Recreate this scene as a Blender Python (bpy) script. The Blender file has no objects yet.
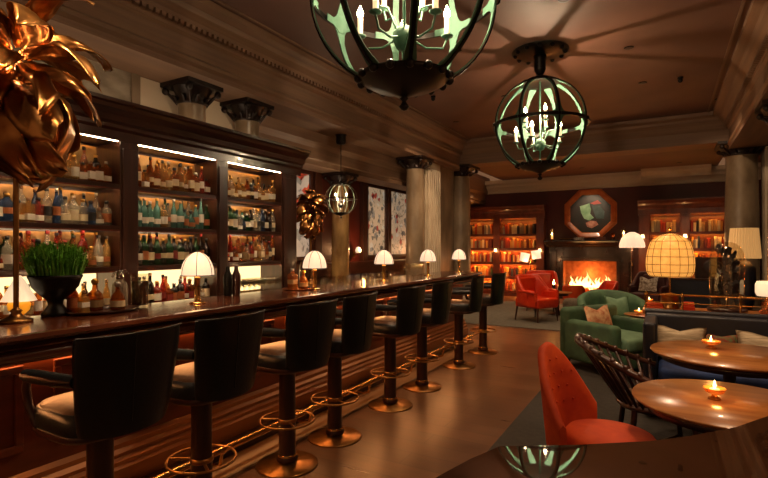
import bpy, math, random
from mathutils import Vector, Matrix
C = bpy.context.scene.collection
PI = math.pi
R = math.radians
rnd = random.Random(7)

# ------------------------------------------------------------------ materials
def hexc(h):
    h = h.lstrip('#')
    o = []
    for i in (0, 2, 4):
        v = int(h[i:i+2], 16)/255
        o.append(v/12.92 if v <= .04045 else ((v+.055)/1.055)**2.4)
    return (o[0], o[1], o[2], 1)

def newmat(name):
    m = bpy.data.materials.new(name); m.use_nodes = True
    nt = m.node_tree
    return m, nt, nt.nodes['Principled BSDF']

def mat(name, col, rough=.5, metal=0, col2=None, scale=8, stretch=(1, 1, 1), bump=0, coat=0, emit=None, es=0, detail=4, sheen=0, spec=None):
    m, nt, b = newmat(name)
    b.inputs['Roughness'].default_value = rough
    b.inputs['Metallic'].default_value = metal
    b.inputs['Base Color'].default_value = hexc(col)
    if spec is not None: b.inputs['Specular IOR Level'].default_value = spec
    if coat:
        b.inputs['Coat Weight'].default_value = coat; b.inputs['Coat Roughness'].default_value = .08
    if sheen:
        b.inputs['Sheen Weight'].default_value = sheen; b.inputs['Sheen Roughness'].default_value = .4
        b.inputs['Sheen Tint'].default_value = hexc(col2 or col)
    if emit:
        b.inputs['Emission Color'].default_value = hexc(emit); b.inputs['Emission Strength'].default_value = es
    if col2 or bump:
        tc = nt.nodes.new('ShaderNodeTexCoord'); mp = nt.nodes.new('ShaderNodeMapping')
        mp.inputs['Scale'].default_value = stretch
        nt.links.new(tc.outputs['Object'], mp.inputs[0])
        n = nt.nodes.new('ShaderNodeTexNoise'); n.inputs['Scale'].default_value = scale; n.inputs['Detail'].default_value = detail
        nt.links.new(mp.outputs[0], n.inputs['Vector'])
        if col2:
            r = nt.nodes.new('ShaderNodeValToRGB')
            r.color_ramp.elements[0].position = .35; r.color_ramp.elements[1].position = .65
            r.color_ramp.elements[0].color = hexc(col); r.color_ramp.elements[1].color = hexc(col2)
            nt.links.new(n.outputs['Fac'], r.inputs[0]); nt.links.new(r.outputs[0], b.inputs['Base Color'])
        if bump:
            bp = nt.nodes.new('ShaderNodeBump'); bp.inputs['Strength'].default_value = bump; bp.inputs['Distance'].default_value = .01
            nt.links.new(n.outputs['Fac'], bp.inputs['Height']); nt.links.new(bp.outputs[0], b.inputs['Normal'])
    return m

def glow(name, col, s):
    m = bpy.data.materials.new(name); m.use_nodes = True
    nt = m.node_tree; nt.nodes.clear()
    e = nt.nodes.new('ShaderNodeEmission'); o = nt.nodes.new('ShaderNodeOutputMaterial')
    e.inputs[0].default_value = hexc(col); e.inputs[1].default_value = s
    nt.links.new(e.outputs[0], o.inputs[0])
    return m

def glass(name, col, fac=.5, rough=.08, tint=None):
    """thin coloured glass: part transparent, part glossy body"""
    m, nt, b = newmat(name)
    b.inputs['Base Color'].default_value = hexc(col); b.inputs['Roughness'].default_value = rough
    t = nt.nodes.new('ShaderNodeBsdfTransparent'); t.inputs[0].default_value = hexc(tint or col)
    mx = nt.nodes.new('ShaderNodeMixShader'); mx.inputs[0].default_value = fac
    nt.links.new(t.outputs[0], mx.inputs[1]); nt.links.new(b.outputs[0], mx.inputs[2])
    nt.links.new(mx.outputs[0], nt.nodes['Material Output'].inputs[0])
    return m

M = {}
M['mahog'] = mat('dark mahogany', '#2e1710', .28, 0, '#45251a', 6, (3, .35, 1), coat=.25)
M['mahog_v'] = mat('mahogany upright grain', '#331a12', .3, 0, '#4a281b', 6, (3, 3, .3), coat=.25)
M['panel'] = mat('bar front mahogany', '#5c2c16', .32, 0, '#7c3c20', 5, (1, .5, 2), coat=.2)
M['bartop'] = mat('polished bar top', '#3a1c12', .16, 0, '#5a2e1c', 5, (2, .3, 1), coat=.5)
M['redcase'] = mat('reddish bookcase wood', '#5a2616', .35, 0, '#783a22', 6, (1, 3, .4), coat=.2)
M['tabletop'] = mat('polished walnut table', '#8a5428', .28, 0, '#ac7440', 5, (.4, 3, 1), coat=.25)
M['darkwood'] = mat('dark turned wood', '#24100b', .3, 0, '#3a1a10', 10, (1, 1, .3), coat=.3)
M['leather'] = mat('black leather', '#0d0f10', .36, 0, '#14171a', 60, bump=.12)
M['tanleather'] = mat('tan seat leather', '#4a3220', .4, 0, '#5c4029', 40, bump=.08)
M['bronze'] = mat('aged bronze', '#a87c4c', .32, 1, '#86602f', 9)
M['brass'] = mat('polished brass', '#d9a760', .2, 1)
M['goldleaf'] = mat('gold leaf metal', '#d8a060', .28, 1, '#7c4824', 4, bump=.5)
M['chrome'] = mat('chrome', '#c8c4bc', .12, 1)
M['copper'] = mat('copper', '#b86a3c', .25, 1)
M['stone'] = mat('veined column marble', '#8a7860', .28, 0, '#645440', 2.2, (1.5, 1.5, .8), detail=10)
M['goldstone'] = mat('golden marble', '#a07c4c', .25, 0, '#745430', 3, (2, 2, .8), detail=10)
M['palestone'] = mat('pale pilaster stone', '#b8aa92', .5, 0, '#a09078', 2)
M['inset'] = mat('grey veined marble inset', '#948a78', .4, 0, '#6c604f', 3, (1, 1, 2), detail=10)
M['cream'] = mat('cream painted plaster', '#cdbda4', .7)
M['ceil'] = mat('brown ceiling paint', '#573c31', .55, 0, '#644639', 1.5)
M['beam'] = mat('limed brown beam', '#6c5340', .6, 0, '#7c6048', 5, (2, .15, 6), detail=8)
M['beamx'] = mat('limed brown cross beam', '#6c5340', .6, 0, '#7c6048', 5, (.15, 2, 6), detail=8)
M['bluerail'] = mat('capital dark bronze', '#120a07', .4, .3, '#24140c', 12)
M['redwall'] = mat('oxblood wall', '#4a1712', .5, 0, '#561d16', 2)
M['sidewall'] = mat('mahogany side wall', '#4c1b14', .4, 0, '#5e241a', 2, (1, 1, .3))
M['blackmetal'] = mat('blackened iron', '#120f0c', .4, .6)
M['mint'] = mat('mint patina', '#3c6452', .6, 0, '#527a68', 6)
M['lantern'] = mat('pale green grey metal', '#8a9684', .35, .7)
M['pan'] = mat('dark patina bowl', '#14110e', .45, .4)
M['candle'] = mat('ivory candle tube', '#e8dcc0', .5, emit='#ffd9a0', es=.5)
M['bulb'] = glow('candle bulb', '#ffe2b0', 40)
M['led'] = glow('warm led strip', '#ffdcb0', 26)
M['ledsoft'] = glow('warm rear led strip', '#ffc078', 20)
M['backlit'] = glow('backlit cream panel', '#ffd898', 1.0)
M['shade'] = mat('opal glass shade', '#f2dcc0', .4, emit='#ffdcb8', es=.42)
M['shadewarm'] = mat('pleated cream shade', '#c8aa7c', .7, 0, emit='#ffbe70', es=.20)
M['capiz'] = mat('amber capiz shade', '#c88a3c', .4, 0, '#e8b468', 14, emit='#ffb050', es=.4)
M['sconceglow'] = glow('sconce shade', '#ffcf8a', 3)
M['velvet'] = mat('orange velvet', '#a8300a', .75, 0, '#c84a12', 7, sheen=.5, bump=.1)
M['redleather'] = mat('red leather', '#c42a0a', .36, 0, '#d03c14', 9)
M['orangeleather'] = mat('orange leather', '#b8420f', .45)
M['green'] = mat('green velvet', '#34503a', .75, 0, '#456648', 8, sheen=.4)
M['greenlight'] = mat('pale green velvet', '#587a60', .75, 0, '#6a8c70', 8, sheen=.4)
M['navy'] = mat('navy leather', '#0e1422', .5, 0, '#141b2e', 20)
M['navyvelvet'] = mat('blue velvet', '#1a2c58', .8, 0, '#24407a', 8, sheen=.5)
M['burgundy'] = mat('burgundy upholstery', '#3c0f0c', .6)
M['greyfabric'] = mat('grey fabric', '#5c5446', .9, 0, '#6c6454', 30)
M['pillowcream'] = mat('cream woven pillow', '#a8987c', .9, 0, '#dccdb0', 26, (1, .3, 3))
M['pillowfloral'] = mat('pink floral pillow', '#b06a48', .9, 0, '#d8b48a', 16)
M['pillowred'] = mat('red patterned pillow', '#8c2a1c', .9, 0, '#5c7a50', 22)
M['pillowwhite'] = mat('white patterned pillow', '#d0c8b8', .9, 0, '#6c5848', 20)
M['rug'] = mat('grey rug', '#4a463c', .95, 0, '#58554a', 12, bump=.3)
M['carpet'] = mat('dark charcoal carpet', '#201b16', .95, 0, '#2b261f', 18, bump=.3)
M['strip'] = mat('pale stone floor strip', '#7a5c40', .3, 0, '#8c6c4c', 2)
M['black'] = mat('soot black', '#060504', .9)
M['mantel'] = mat('black marble mantel', '#1c1512', .25, 0, '#2c221c', 5, coat=.2)
M['brick'] = mat('firebrick', '#8a5c40', .9, 0, '#6c4028', 9)
M['log'] = mat('charred log', '#1c0d06', .9, 0, '#4c1c08', 9, emit='#ff4a08', es=.4)
M['frameorange'] = mat('burl orange frame', '#c0602c', .35, 0, '#d47a3c', 9, coat=.2)
M['grass'] = mat('fresh green sprouts', '#4c8c1e', .6, 0, '#74b034', 12)
M['soil'] = mat('soil', '#1a100a', .95)
M['wax'] = mat('lit candle wax', '#f0d8a8', .5, emit='#ffb060', es=.8)
M['flame'] = glow('candle flame', '#ffd890', 14)
M['clear'] = glass('clear glass', '#e8e0d0', .1, .03, '#fdfaf4')
M['clear'].node_tree.nodes['Principled BSDF'].inputs['Metallic'].default_value = 1
M['butterfly'] = mat('blue black butterfly wings', '#16202e', .4, .2, '#3a3c40', 20)
M['twig'] = mat('twig bark', '#3a2616', .8)
M['radio'] = mat('dark radio cloth', '#2c1710', .6)
M['glossy'] = mat('mirror polished brown lacquer', '#3a2417', .03, 0, '#432a1b', 2, (1, 2, 1), coat=1)
M['glossy'].node_tree.nodes['Principled BSDF'].inputs['Coat Roughness'].default_value = .01
M['glossy'].node_tree.nodes['Principled BSDF'].inputs['IOR'].default_value = 2.2
M['antique'] = mat('gold lacquered rear panel', '#b48c54', .35, .3, '#94703c', 9)
M['whiteglow'] = mat('milky lamp glass', '#fff0dc', .4, emit='#ffdcae', es=.45)
M['amberglow'] = mat('lit amber lamp glass', '#ffb040', .3, emit='#ff9a20', es=.35)
BOT = {
 'amber': glass('amber spirit glass', '#9c5620', .38, .06, '#d89a54'),
 'gold': glass('golden spirit glass', '#c89c58', .36, .06, '#f0cc88'),
 'clear': glass('clear spirit glass', '#ccc4b0', .3, .05, '#f0e8d8'),
 'green': glass('green glass', '#1c4420', .6, .07, '#5a9c58'),
 'aqua': glass('pale aqua glass', '#6a9c90', .45, .07, '#a4d0c2'),
 'blue': glass('blue glass', '#34486c', .5, .07, '#8098c0'),
 'red': glass('red spirit glass', '#90301c', .5, .07, '#d8684c'),
 'dark brown': glass('dark brown glass', '#1e110a', .8, .08, '#5a3018'),
}
LAB = {k: mat(k+' paper label', v, .6) for k, v in {'cream': '#dccaa4', 'white': '#e4dccc', 'black': '#15120f', 'red': '#84281a', 'orange': '#a86030', 'tan': '#8c7048'}.items()}
CAP = {k: mat(k+' stopper', v, .4, mt) for k, v, mt in (('black', '#0c0a09', 0), ('gold', '#c89848', .8), ('red', '#8c1a10', 0), ('cork', '#8c6844', 0), ('silver', '#b8b4ac', .9))}
BOOK = {k: mat(k+' book cloth', v, .7) for k, v in {'red': '#a03420', 'maroon': '#64241c', 'brown': '#7a4c2c', 'tan': '#bc9460', 'cream': '#d8c8a0', 'dark green': '#3c5030', 'navy': '#2c3448', 'ochre': '#c08838', 'black': '#241c1a', 'orange': '#c86830', 'grey': '#8a8070'}.items()}

# floor boards, world art and other special materials
def floor_mat():
    m, nt, b = newmat('oiled oak boards')
    tc = nt.nodes.new('ShaderNodeTexCoord'); mp = nt.nodes.new('ShaderNodeMapping'); mp.inputs['Rotation'].default_value = (0, 0, R(0))
    br = nt.nodes.new('ShaderNodeTexBrick'); br.inputs['Scale'].default_value = 1
    br.inputs['Brick Width'].default_value = 1.6; br.inputs['Row Height'].default_value = .2; br.inputs['Mortar Size'].default_value = .003
    br.inputs['Color1'].default_value = hexc('#4e3524'); br.inputs['Color2'].default_value = hexc('#5c402c'); br.inputs['Mortar'].default_value = hexc('#33200f')
    nt.links.new(tc.outputs['Object'], mp.inputs[0]); nt.links.new(mp.outputs[0], br.inputs['Vector'])
    n = nt.nodes.new('ShaderNodeTexNoise'); n.inputs['Scale'].default_value = 4; n.inputs['Detail'].default_value = 6
    m2 = nt.nodes.new('ShaderNodeMapping'); m2.inputs['Scale'].default_value = (.5, 5, 1)
    nt.links.new(tc.outputs['Object'], m2.inputs[0]); nt.links.new(m2.outputs[0], n.inputs['Vector'])
    mx = nt.nodes.new('ShaderNodeMix'); mx.data_type = 'RGBA'; mx.blend_type = 'OVERLAY'; mx.inputs[0].default_value = .5
    nt.links.new(br.outputs[0], mx.inputs[6]); nt.links.new(n.outputs['Fac'], mx.inputs[7]); nt.links.new(mx.outputs[2], b.inputs['Base Color'])
    rr = nt.nodes.new('ShaderNodeMapRange'); rr.inputs[3].default_value = .22; rr.inputs[4].default_value = .42
    nt.links.new(n.outputs['Fac'], rr.inputs[0]); nt.links.new(rr.outputs[0], b.inputs['Roughness'])
    return m
M['floor'] = floor_mat()

def art_mat(name, seed, ground, accents, scale=7, emit=.5):
    m, nt, b = newmat(name)
    tc = nt.nodes.new('ShaderNodeTexCoord'); mp = nt.nodes.new('ShaderNodeMapping'); mp.inputs['Location'].default_value = (seed*3.1, seed*1.7, seed*2.3)
    nt.links.new(tc.outputs['Object'], mp.inputs[0])
    vo = nt.nodes.new('ShaderNodeTexVoronoi'); vo.inputs['Scale'].default_value = scale
    no = nt.nodes.new('ShaderNodeTexNoise'); no.inputs['Scale'].default_value = scale*.6; no.inputs['Detail'].default_value = 5; no.inputs['Distortion'].default_value = 1.6
    nt.links.new(mp.outputs[0], no.inputs['Vector']); nt.links.new(mp.outputs[0], vo.inputs['Vector'])
    sep = nt.nodes.new('ShaderNodeSeparateColor'); nt.links.new(vo.outputs['Color'], sep.inputs[0])
    r = nt.nodes.new('ShaderNodeValToRGB'); r.color_ramp.interpolation = 'CONSTANT'
    els = r.color_ramp.elements; els[0].color = hexc(ground); els[0].position = 0
    els[1].position = .99; els[1].color = hexc(accents[-1])
    for i, a in enumerate(accents):
        e = els.new(.80 + .19*i/len(accents)); e.color = hexc(a)
    nt.links.new(sep.outputs[0], r.inputs[0])
    r2 = nt.nodes.new('ShaderNodeValToRGB'); r2.color_ramp.elements[0].position = .36; r2.color_ramp.elements[1].position = .44
    r2.color_ramp.elements[0].color = hexc('#2a2420'); r2.color_ramp.elements[1].color = (1, 1, 1, 1)
    nt.links.new(no.outputs['Fac'], r2.inputs[0])
    mx = nt.nodes.new('ShaderNodeMix'); mx.data_type = 'RGBA'; mx.blend_type = 'MULTIPLY'; mx.inputs[0].default_value = .75
    nt.links.new(r.outputs[0], mx.inputs[6]); nt.links.new(r2.outputs[0], mx.inputs[7])
    nt.links.new(mx.outputs[2], b.inputs['Base Color']); nt.links.new(mx.outputs[2], b.inputs['Emission Color'])
    b.inputs['Emission Strength'].default_value = emit
    return m
M['art'] = art_mat('pale leaded art glass', 1, '#c4ac8c', ['#8c8478', '#a04030', '#6c6458', '#c8bca8'], 11, .2)
M['artred'] = art_mat('red blotched art glass', 4, '#b8a898', ['#b8442c', '#8c8478'], 7, .2)

# ------------------------------------------------------------------ mesh builder
class MB:
    def __init__(s): s.v = []; s.f = []; s.sm = []
    def add(s, vs, fs, smooth=False):
        o = len(s.v); s.v += [tuple(p) for p in vs]
        s.f += [tuple(i+o for i in f) for f in fs]; s.sm += [smooth]*len(fs)
        return s
    def box(s, x0, x1, y0, y1, z0, z1, M4=None):
        vs = [Vector((x, y, z)) for z in (z0, z1) for y in (y0, y1) for x in (x0, x1)]
        if M4: vs = [M4 @ p for p in vs]
        return s.add(vs, [(0, 2, 3, 1), (4, 5, 7, 6), (0, 1, 5, 4), (2, 6, 7, 3), (0, 4, 6, 2), (1, 3, 7, 5)])
    def loft(s, rings, closed=True, caps=True, smooth=True, loop=False):
        n = len(rings[0]); vs = [p for r in rings for p in r]; fs = []
        m = len(rings)
        for i in range(m if loop else m-1):
            j = (i+1) % m
            for k in range(n if closed else n-1):
                k2 = (k+1) % n
                fs.append((i*n+k, i*n+k2, j*n+k2, j*n+k))
        s.add(vs, fs, smooth)
        if caps and closed and not loop:
            o = len(s.v)
            s.add(rings[0], [tuple(reversed(range(n)))]); s.add(rings[-1], [tuple(range(n))])
        return s
    def lathe(s, prof, c=(0, 0, 0), n=24, smooth=True, a0=0, sq=1):
        rings = [[(c[0]+r*math.cos(a0+2*PI*k/n), c[1]+sq*r*math.sin(a0+2*PI*k/n), c[2]+z) for k in range(n)] for r, z in prof]
        return s.loft(rings, smooth=smooth)
    def tube(s, pts, r, n=8, closed=False, flat=None):
        pts = [Vector(p) for p in pts]; m = len(pts); rings = []
        nrm = None
        for i, p in enumerate(pts):
            a = pts[(i-1) % m] if (closed or i > 0) else p
            b = pts[(i+1) % m] if (closed or i < m-1) else p
            t = (b-a).normalized()
            if nrm is None:
                u = Vector((0, 0, 1)) if abs(t.z) < .9 else Vector((1, 0, 0)); nrm = (u - t*u.dot(t)).normalized()
            else: nrm = (nrm - t*nrm.dot(t)).normalized()
            bi = t.cross(nrm); rr = r[i] if isinstance(r, (list, tuple)) else r
            rings.append([p + nrm*math.cos(2*PI*k/n)*rr*(flat or 1) + bi*math.sin(2*PI*k/n)*rr for k in range(n)])
        return s.loft(rings, loop=closed)
    def ring(s, c, R0, r, n=32, m=8):
        return s.tube([(c[0]+R0*math.cos(2*PI*k/n), c[1]+R0*math.sin(2*PI*k/n), c[2]) for k in range(n)], r, m, closed=True)
    def sphere(s, c, r, n=16, m=10, sz=1):
        return s.lathe([(max(.0005, r*math.sin(PI*i/m)), -r*sz*math.cos(PI*i/m)) for i in range(m+1)], c, n)
    def prism(s, pts, fn, d0, d1, smooth=False):
        """polygon pts (a,b) extruded from d0 to d1; fn(a,b,d)->xyz"""
        return s.loft([[fn(a, b, d0) for a, b in pts], [fn(a, b, d1) for a, b in pts]], smooth=smooth)
    def build(s, name, m, parent=None, bevel=0, seg=2, sub=0, loc=None):
        me = bpy.data.meshes.new(name); me.from_pydata(s.v, [], s.f)
        me.polygons.foreach_set('use_smooth', s.sm); me.update()
        import bmesh
        bm = bmesh.new(); bm.from_mesh(me); bmesh.ops.recalc_face_normals(bm, faces=bm.faces); bm.to_mesh(me); bm.free()
        me.materials.append(m)
        o = bpy.data.objects.new(name, me); C.objects.link(o)
        if parent: o.parent = parent
        if loc: o.location = loc
        if bevel:
            b = o.modifiers.new('bevel', 'BEVEL'); b.width = bevel; b.segments = seg; b.limit_method = 'ANGLE'; b.harden_normals = False
            if seg > 2:
                for p in me.polygons: p.use_smooth = True
        if sub:
            b = o.modifiers.new('sub', 'SUBSURF'); b.levels = sub; b.render_levels = sub
            for p in me.polygons: p.use_smooth = True
        return o

def tag(o, label, cat, group=None):
    o['label'] = label; o['category'] = cat
    if group: o['group'] = group
    return o
def thing(name, label, cat, loc=(0, 0, 0), rz=0, group=None):
    o = bpy.data.objects.new(name, None); C.objects.link(o); o.empty_display_size = .1
    o.location = loc; o.rotation_euler = (0, 0, rz)
    return tag(o, label, cat, group)
def struct(name, mb, m, **k):
    o = mb.build(name, m, **k); o['kind'] = 'structure'; return o
def bx(*a): return MB().box(*a)
def copy_tree(o, parent=None):
    c = o.copy(); C.objects.link(c)
    if parent: c.parent = parent
    for ch in list(o.children): copy_tree(ch, c)
    return c
def light(kind, loc, power, col='#ffc890', size=.05, rot=None, spot=None, parent=None, blend=.6, sy=None):
    d = bpy.data.lights.new(kind.lower()+'_light', kind); d.energy = power; d.color = hexc(col)[:3]
    if kind == 'AREA':
        d.size = size
        if sy: d.shape = 'RECTANGLE'; d.size_y = sy
    else: d.shadow_soft_size = size
    if spot: d.spot_size = R(spot); d.spot_blend = blend
    o = bpy.data.objects.new(d.name, d); C.objects.link(o); o.location = loc
    if rot: o.rotation_euler = rot
    if parent: o.parent = parent
    return o
ORD = ['first', 'second', 'third', 'fourth', 'fifth', 'sixth', 'seventh', 'eighth', 'ninth', 'tenth', 'eleventh', 'twelfth', 'thirteenth', 'fourteenth', 'fifteenth', 'sixteenth', 'seventeenth', 'eighteenth', 'nineteenth', 'twentieth']

# ------------------------------------------------------------------ room shell
CE = 4.05
struct('floor', bx(-6.5, 6, -2.5, 15.4, -.1, 0), M['floor'])
struct('ceiling', bx(-4.35, 1.15, -2.5, 11.3, CE, CE+.1), M['ceil'])
struct('ceiling', MB().box(-6.5, -4.9, -2.5, 15.4, 3.6, 3.7).box(1.6, 6, -2.5, 15.4, 3.6, 3.7).box(-4.35, 1.15, 11.9, 15.4, 3.55, 3.65), M['ceil'])
struct('wall_back', bx(-6.5, 6, 15.25, 15.4, 0, 3.6), M['redwall'])
struct('wall_left', bx(-5.75, -5.6, 4.95, 15.25, 0, 3.6), M['sidewall'])
struct('wall_right', bx(5.0, 5.15, -2.5, 15.25, 0, 3.6), M['redwall'])
# plastered wall above and behind the bottle cabinets
struct('wall_bar', bx(-5.12, -4.97, -2.5, 4.95, 0, 3.6), M['cream'])
struct('wall_bar_return', bx(-5.6, -5.12, 4.8, 4.95, 0, 3.6), M['sidewall'])
struct('trim_1', MB().box(-4.97, -4.955, 1.2, 3.2, 2.75, 3.38), M['inset'])
fr = MB()
for a in ((1.1, 3.3, 3.38, 3.45), (1.1, 3.3, 2.68, 2.75)): fr.box(-4.97, -4.935, *a)
for a in ((1.1, 1.2, 2.75, 3.38), (3.2, 3.3, 2.75, 3.38)): fr.box(-4.97, -4.935, *a)
struct('trim_2', fr, mat('taupe plaster moulding', '#7c6a55', .6), bevel=.008)
# long ceiling beam over the bar side colonnade, with crown moulding
def beam_y(name, xf, sgn, y0, y1):
    # sgn=+1: face looks towards +x
    def P(prof): return [(xf+sgn*a, z) for a, z in prof]
    prof = P([(-.62, 3.36), (0, 3.36), (0, 3.42), (.03, 3.45), (.03, 3.49), (0, 3.52), (0, 3.70), (.03, 3.73), (.03, 3.76), (.06, 3.79), (.10, 3.85), (.16, 3.90), (.18, 3.95), (.27, 3.98), (.27, CE), (-.62, CE)])
    o = MB(); o.prism(prof, lambda a, b, d: (a, d, b), y0, y1)
    struct(name, o, M['beam'])
    d = MB(); n = int((y1-y0)/.07)
    for i in range(n):
        y = y0+.035+i*.07
        d.box(min(xf+sgn*.05, xf+sgn*.10), max(xf+sgn*.05, xf+sgn*.10), y, y+.04, 3.765, 3.81)
    struct(name+'_dentils', d, M['beam'])
    e = MB()
    e.box(min(xf+sgn*.33, xf+sgn*.36), max(xf+sgn*.33, xf+sgn*.36), y0, y1, CE-.02, CE)
    struct(name+'_fillet', e, M['beam'])
beam_y('trim_3', -4.35, 1, -2.5, 11.3)
beam_y('trim_4', 1.05, -1, -2.5, 11.3)
# cross beam before the fireplace lounge
struct('trim_5', MB().prism([(11.3, 3.5), (11.9, 3.5), (11.9, CE), (11.05, CE), (11.05, 3.98), (11.14, 3.95), (11.16, 3.9), (11.22, 3.85), (11.27, 3.76), (11.3, 3.73)], lambda a, b, d: (d, a, b), -6.4, 6), M['beamx'])
# cornice along the fireplace wall, stepping out over the chimney breast
cr = [(0, 3.18), (-.04, 3.20), (-.05, 3.26), (-.12, 3.32), (-.2, 3.36), (-.22, 3.42), (-.34, 3.46), (-.34, 3.56), (0, 3.56)]
struct('trim_6', MB().prism([(15.25+a, b) for a, b in cr], lambda a, b, d: (d, a, b), -6.4, 6), M['cream'])
struct('trim_7', MB().prism([(14.75+a, b+.12 if b < 3.5 else b) for a, b in cr], lambda a, b, d: (d, a, b), -.55, 1.0), M['palestone'])
# cornice of the side room
struct('trim_8', MB().prism([(-5.6-a, b) for a, b in cr], lambda a, b, d: (a, d, b), 4.95, 15.2), M['beam'])
# stone floor strip in front of the bar, carpets
struct('trim_9', bx(-2.70, -2.46, -.5, 7.6, 0, .006), M['strip'])
tag(bx(-4.1, .9, 9.15, 13.4, 0, .012).build('area_rug', M['rug'], bevel=.004), 'grey woven area rug in front of the fireplace, under the red armchairs', 'rug')
tag(bx(-1.13, 4.8, 1.6, 8.2, -.02, .002).build('carpet', M['carpet']), 'dark charcoal carpet under the round tables on the right', 'carpet')

# ------------------------------------------------------------------ columns
def capital(mb, c, r, z0, z1):
    h = z1-z0
    mb.lathe([(r*1.02, z0), (r*1.12, z0+.02), (r*1.02, z0+.05), (r*1.05, z0+h*.3), (r*1.25, z0+h*.62), (r*1.42, z0+h*.78)], c, 20)
    w = r*1.55
    mb.box(c[0]-w, c[0]+w, c[1]-w, c[1]+w, z1-h*.2, z1)
    for sx in (-1, 1):
        for sy in (-1, 1):      # corner volutes and leaves
            p = Vector((c[0]+sx*w*.82, c[1]+sy*w*.82, z0+h*.62))
            mb.sphere(p, h*.17, 10, 8)
            mb.tube([(c[0]+sx*r*.7, c[1]+sy*r*.7, z0+h*.05), (c[0]+sx*r*.95, c[1]+sy*r*.95, z0+h*.35), p], [h*.07, h*.09, h*.05], 6)
    for k in range(8):
        a = PI/8+k*PI/4; q = r*1.25
        mb.tube([(c[0]+r*math.cos(a), c[1]+r*math.sin(a), z0+.02), (c[0]+q*.95*math.cos(a), c[1]+q*.95*math.sin(a), z0+h*.32), (c[0]+q*1.15*math.cos(a), c[1]+q*1.15*math.sin(a), z0+h*.36)], [h*.09, h*.08, h*.03], 6)
def column(x, y, r, label, m='stone', zt=3.36, zc=3.12, z0=0):
    t = thing('column', label, 'column', (x, y, z0), 0, 'classical columns')
    s = MB().lathe([(r*1.0, .30), (r*1.02, .32), (r*1.0, 1.2), (r*.97, 2.2), (r*.90, zc-z0-.03), (r*.95, zc-z0)], (0, 0, 0), 32)
    s.build('shaft', M[m], t)
    b = MB().box(-r*1.35, r*1.35, -r*1.35, r*1.35, 0, .12); b.lathe([(r*1.3, .12), (r*1.36, .16), (r*1.3, .2), (r*1.12, .23), (r*1.15, .27), (r*1.02, .30)], n=28)
    b.build('column_base', M['palestone'], t)
    c = MB(); capital(c, (0, 0, 0), r*.95, zc-z0, zt-z0); c.build('capital', M['bluerail'], t)
column(-4.73, 3.80, .165, 'marble column above the middle bottle cabinet, left of the two there')
column(-4.73, 4.66, .165, 'marble column above the right bottle cabinet, right of the two there')
column(-4.55, 9.25, .2, 'polished marble column rising behind the far end of the bar, left of the fluted pier')
column(-4.45, 11.6, .26, 'grey veined marble column at the end of the bar beside the left bookcase', zt=3.5, zc=3.24)
column(-5.2, 7.45, .165, 'golden marble column directly below and behind the small hanging lantern', 'goldstone', 2.85, 2.62)
column(1.28, 11.6, .28, 'grey marble column in front of the right bookcase edge', zt=3.5, zc=3.24)
column(1.36, 8.05, .2, 'golden lit marble column cut off by the right edge', 'goldstone', 3.36, 3.1)  # golden light on this column put into its marble colour
# fluted pier between the two far columns
pr = MB().box(-4.75, -4.5, 9.55, 11.3, 0, 3.5)
struct('wall_pier', pr, M['stone'])
fl = MB().box(-4.5, -4.44, 9.62, 10.32, .2, 3.36)
for k in range(6): fl.tube([(-4.43, 9.69+k*.112, .3), (-4.43, 9.69+k*.112, 3.2)], .035, 8)
struct('trim_10', fl, M['palestone'])
struct('trim_11', MB().box(1.1, 1.5, 12.0, 12.5, 0, 3.5).box(1.6, 1.95, 11.35, 11.75, 0, 3.5), M['palestone'])
# side room art-glass windows
def art_window(n, y0, y1, m, z0=1.33, z1=2.8):
    g = struct('window_%d' % n, bx(-5.6, -5.575, y0, y1, z0, z1), m)
    f = MB()
    for a in ((y0-.07, y0, z0-.07, z1+.07), (y1, y1+.07, z0-.07, z1+.07), (y0, y1, z1, z1+.07), (y0, y1, z0-.07, z0)): f.box(-5.6, -5.53, *a)
    ym = (y0+y1)/2
    w = f.build('window_frame', M['mahog'], g, bevel=.006)
art_window(1, 6.2, 7.0, M['artred'])
art_window(2, 8.98, 9.74, M['art'])
art_window(3, 10.0, 10.85, M['art'])
for i, (a, b) in enumerate(((8.72, 8.9), (9.8, 9.94), (10.92, 11.2), (7.1, 7.3), (5.7, 6.05))):
    struct('trim_%d' % (12+i), bx(-5.6, -5.5, a, b, 0, 3.1), M['mahog_v'], bevel=.01)
struct('trim_17', bx(-5.6, -5.48, 4.95, 15.2, 2.95, 3.1), M['mahog'], bevel=.01)
struct('trim_19', MB().prism([(-5.45, 2.85), (-5.0, 2.85), (-5.0, 2.93), (-4.97, 2.95), (-4.97, 3.12), (-4.9, 3.2), (-4.9, 3.6), (-5.45, 3.6)], lambda a, b, d: (a, d, b), 4.95, 15.2), M['beam'])
struct('trim_18', bx(-5.6, -5.47, 4.95, 15.2, .95, 1.2), M['mahog'], bevel=.01)
# ------------------------------------------------------------------ bar counter
bar = thing('bar_counter', 'long dark mahogany bar counter with polished top running along the left', 'bar counter', (0, 0, 0))
Y0, Y1 = -.5, 7.62
fy = lambda a, b, d: (a, d, b)
MB().prism([(-2.56, 1.06), (-2.545, 1.075), (-2.55, 1.095), (-2.57, 1.10), (-3.18, 1.10), (-3.18, 1.05), (-2.62, 1.05)], fy, Y0, Y1).build('countertop', M['bartop'], bar)
MB().prism([(-2.9, 1.05), (-2.62, 1.05), (-2.60, 1.03), (-2.66, 1.01), (-2.68, .995), (-2.9, .98)], fy, Y0, Y1-.03).build('top_moulding', M['mahog'], bar)
MB().prism([(-2.62+.04*math.cos(a), .985+.035*math.sin(a)) for a in [k*PI/6 for k in range(12)]], fy, Y0, Y1-.02, smooth=True).build('arm_rail', M['bartop'], bar)
MB().box(-3.12, -2.84, Y0, Y1-.1, .10, 1.0).build('front_panel', M['panel'], bar)
q = MB()
y = Y0+.05
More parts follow.
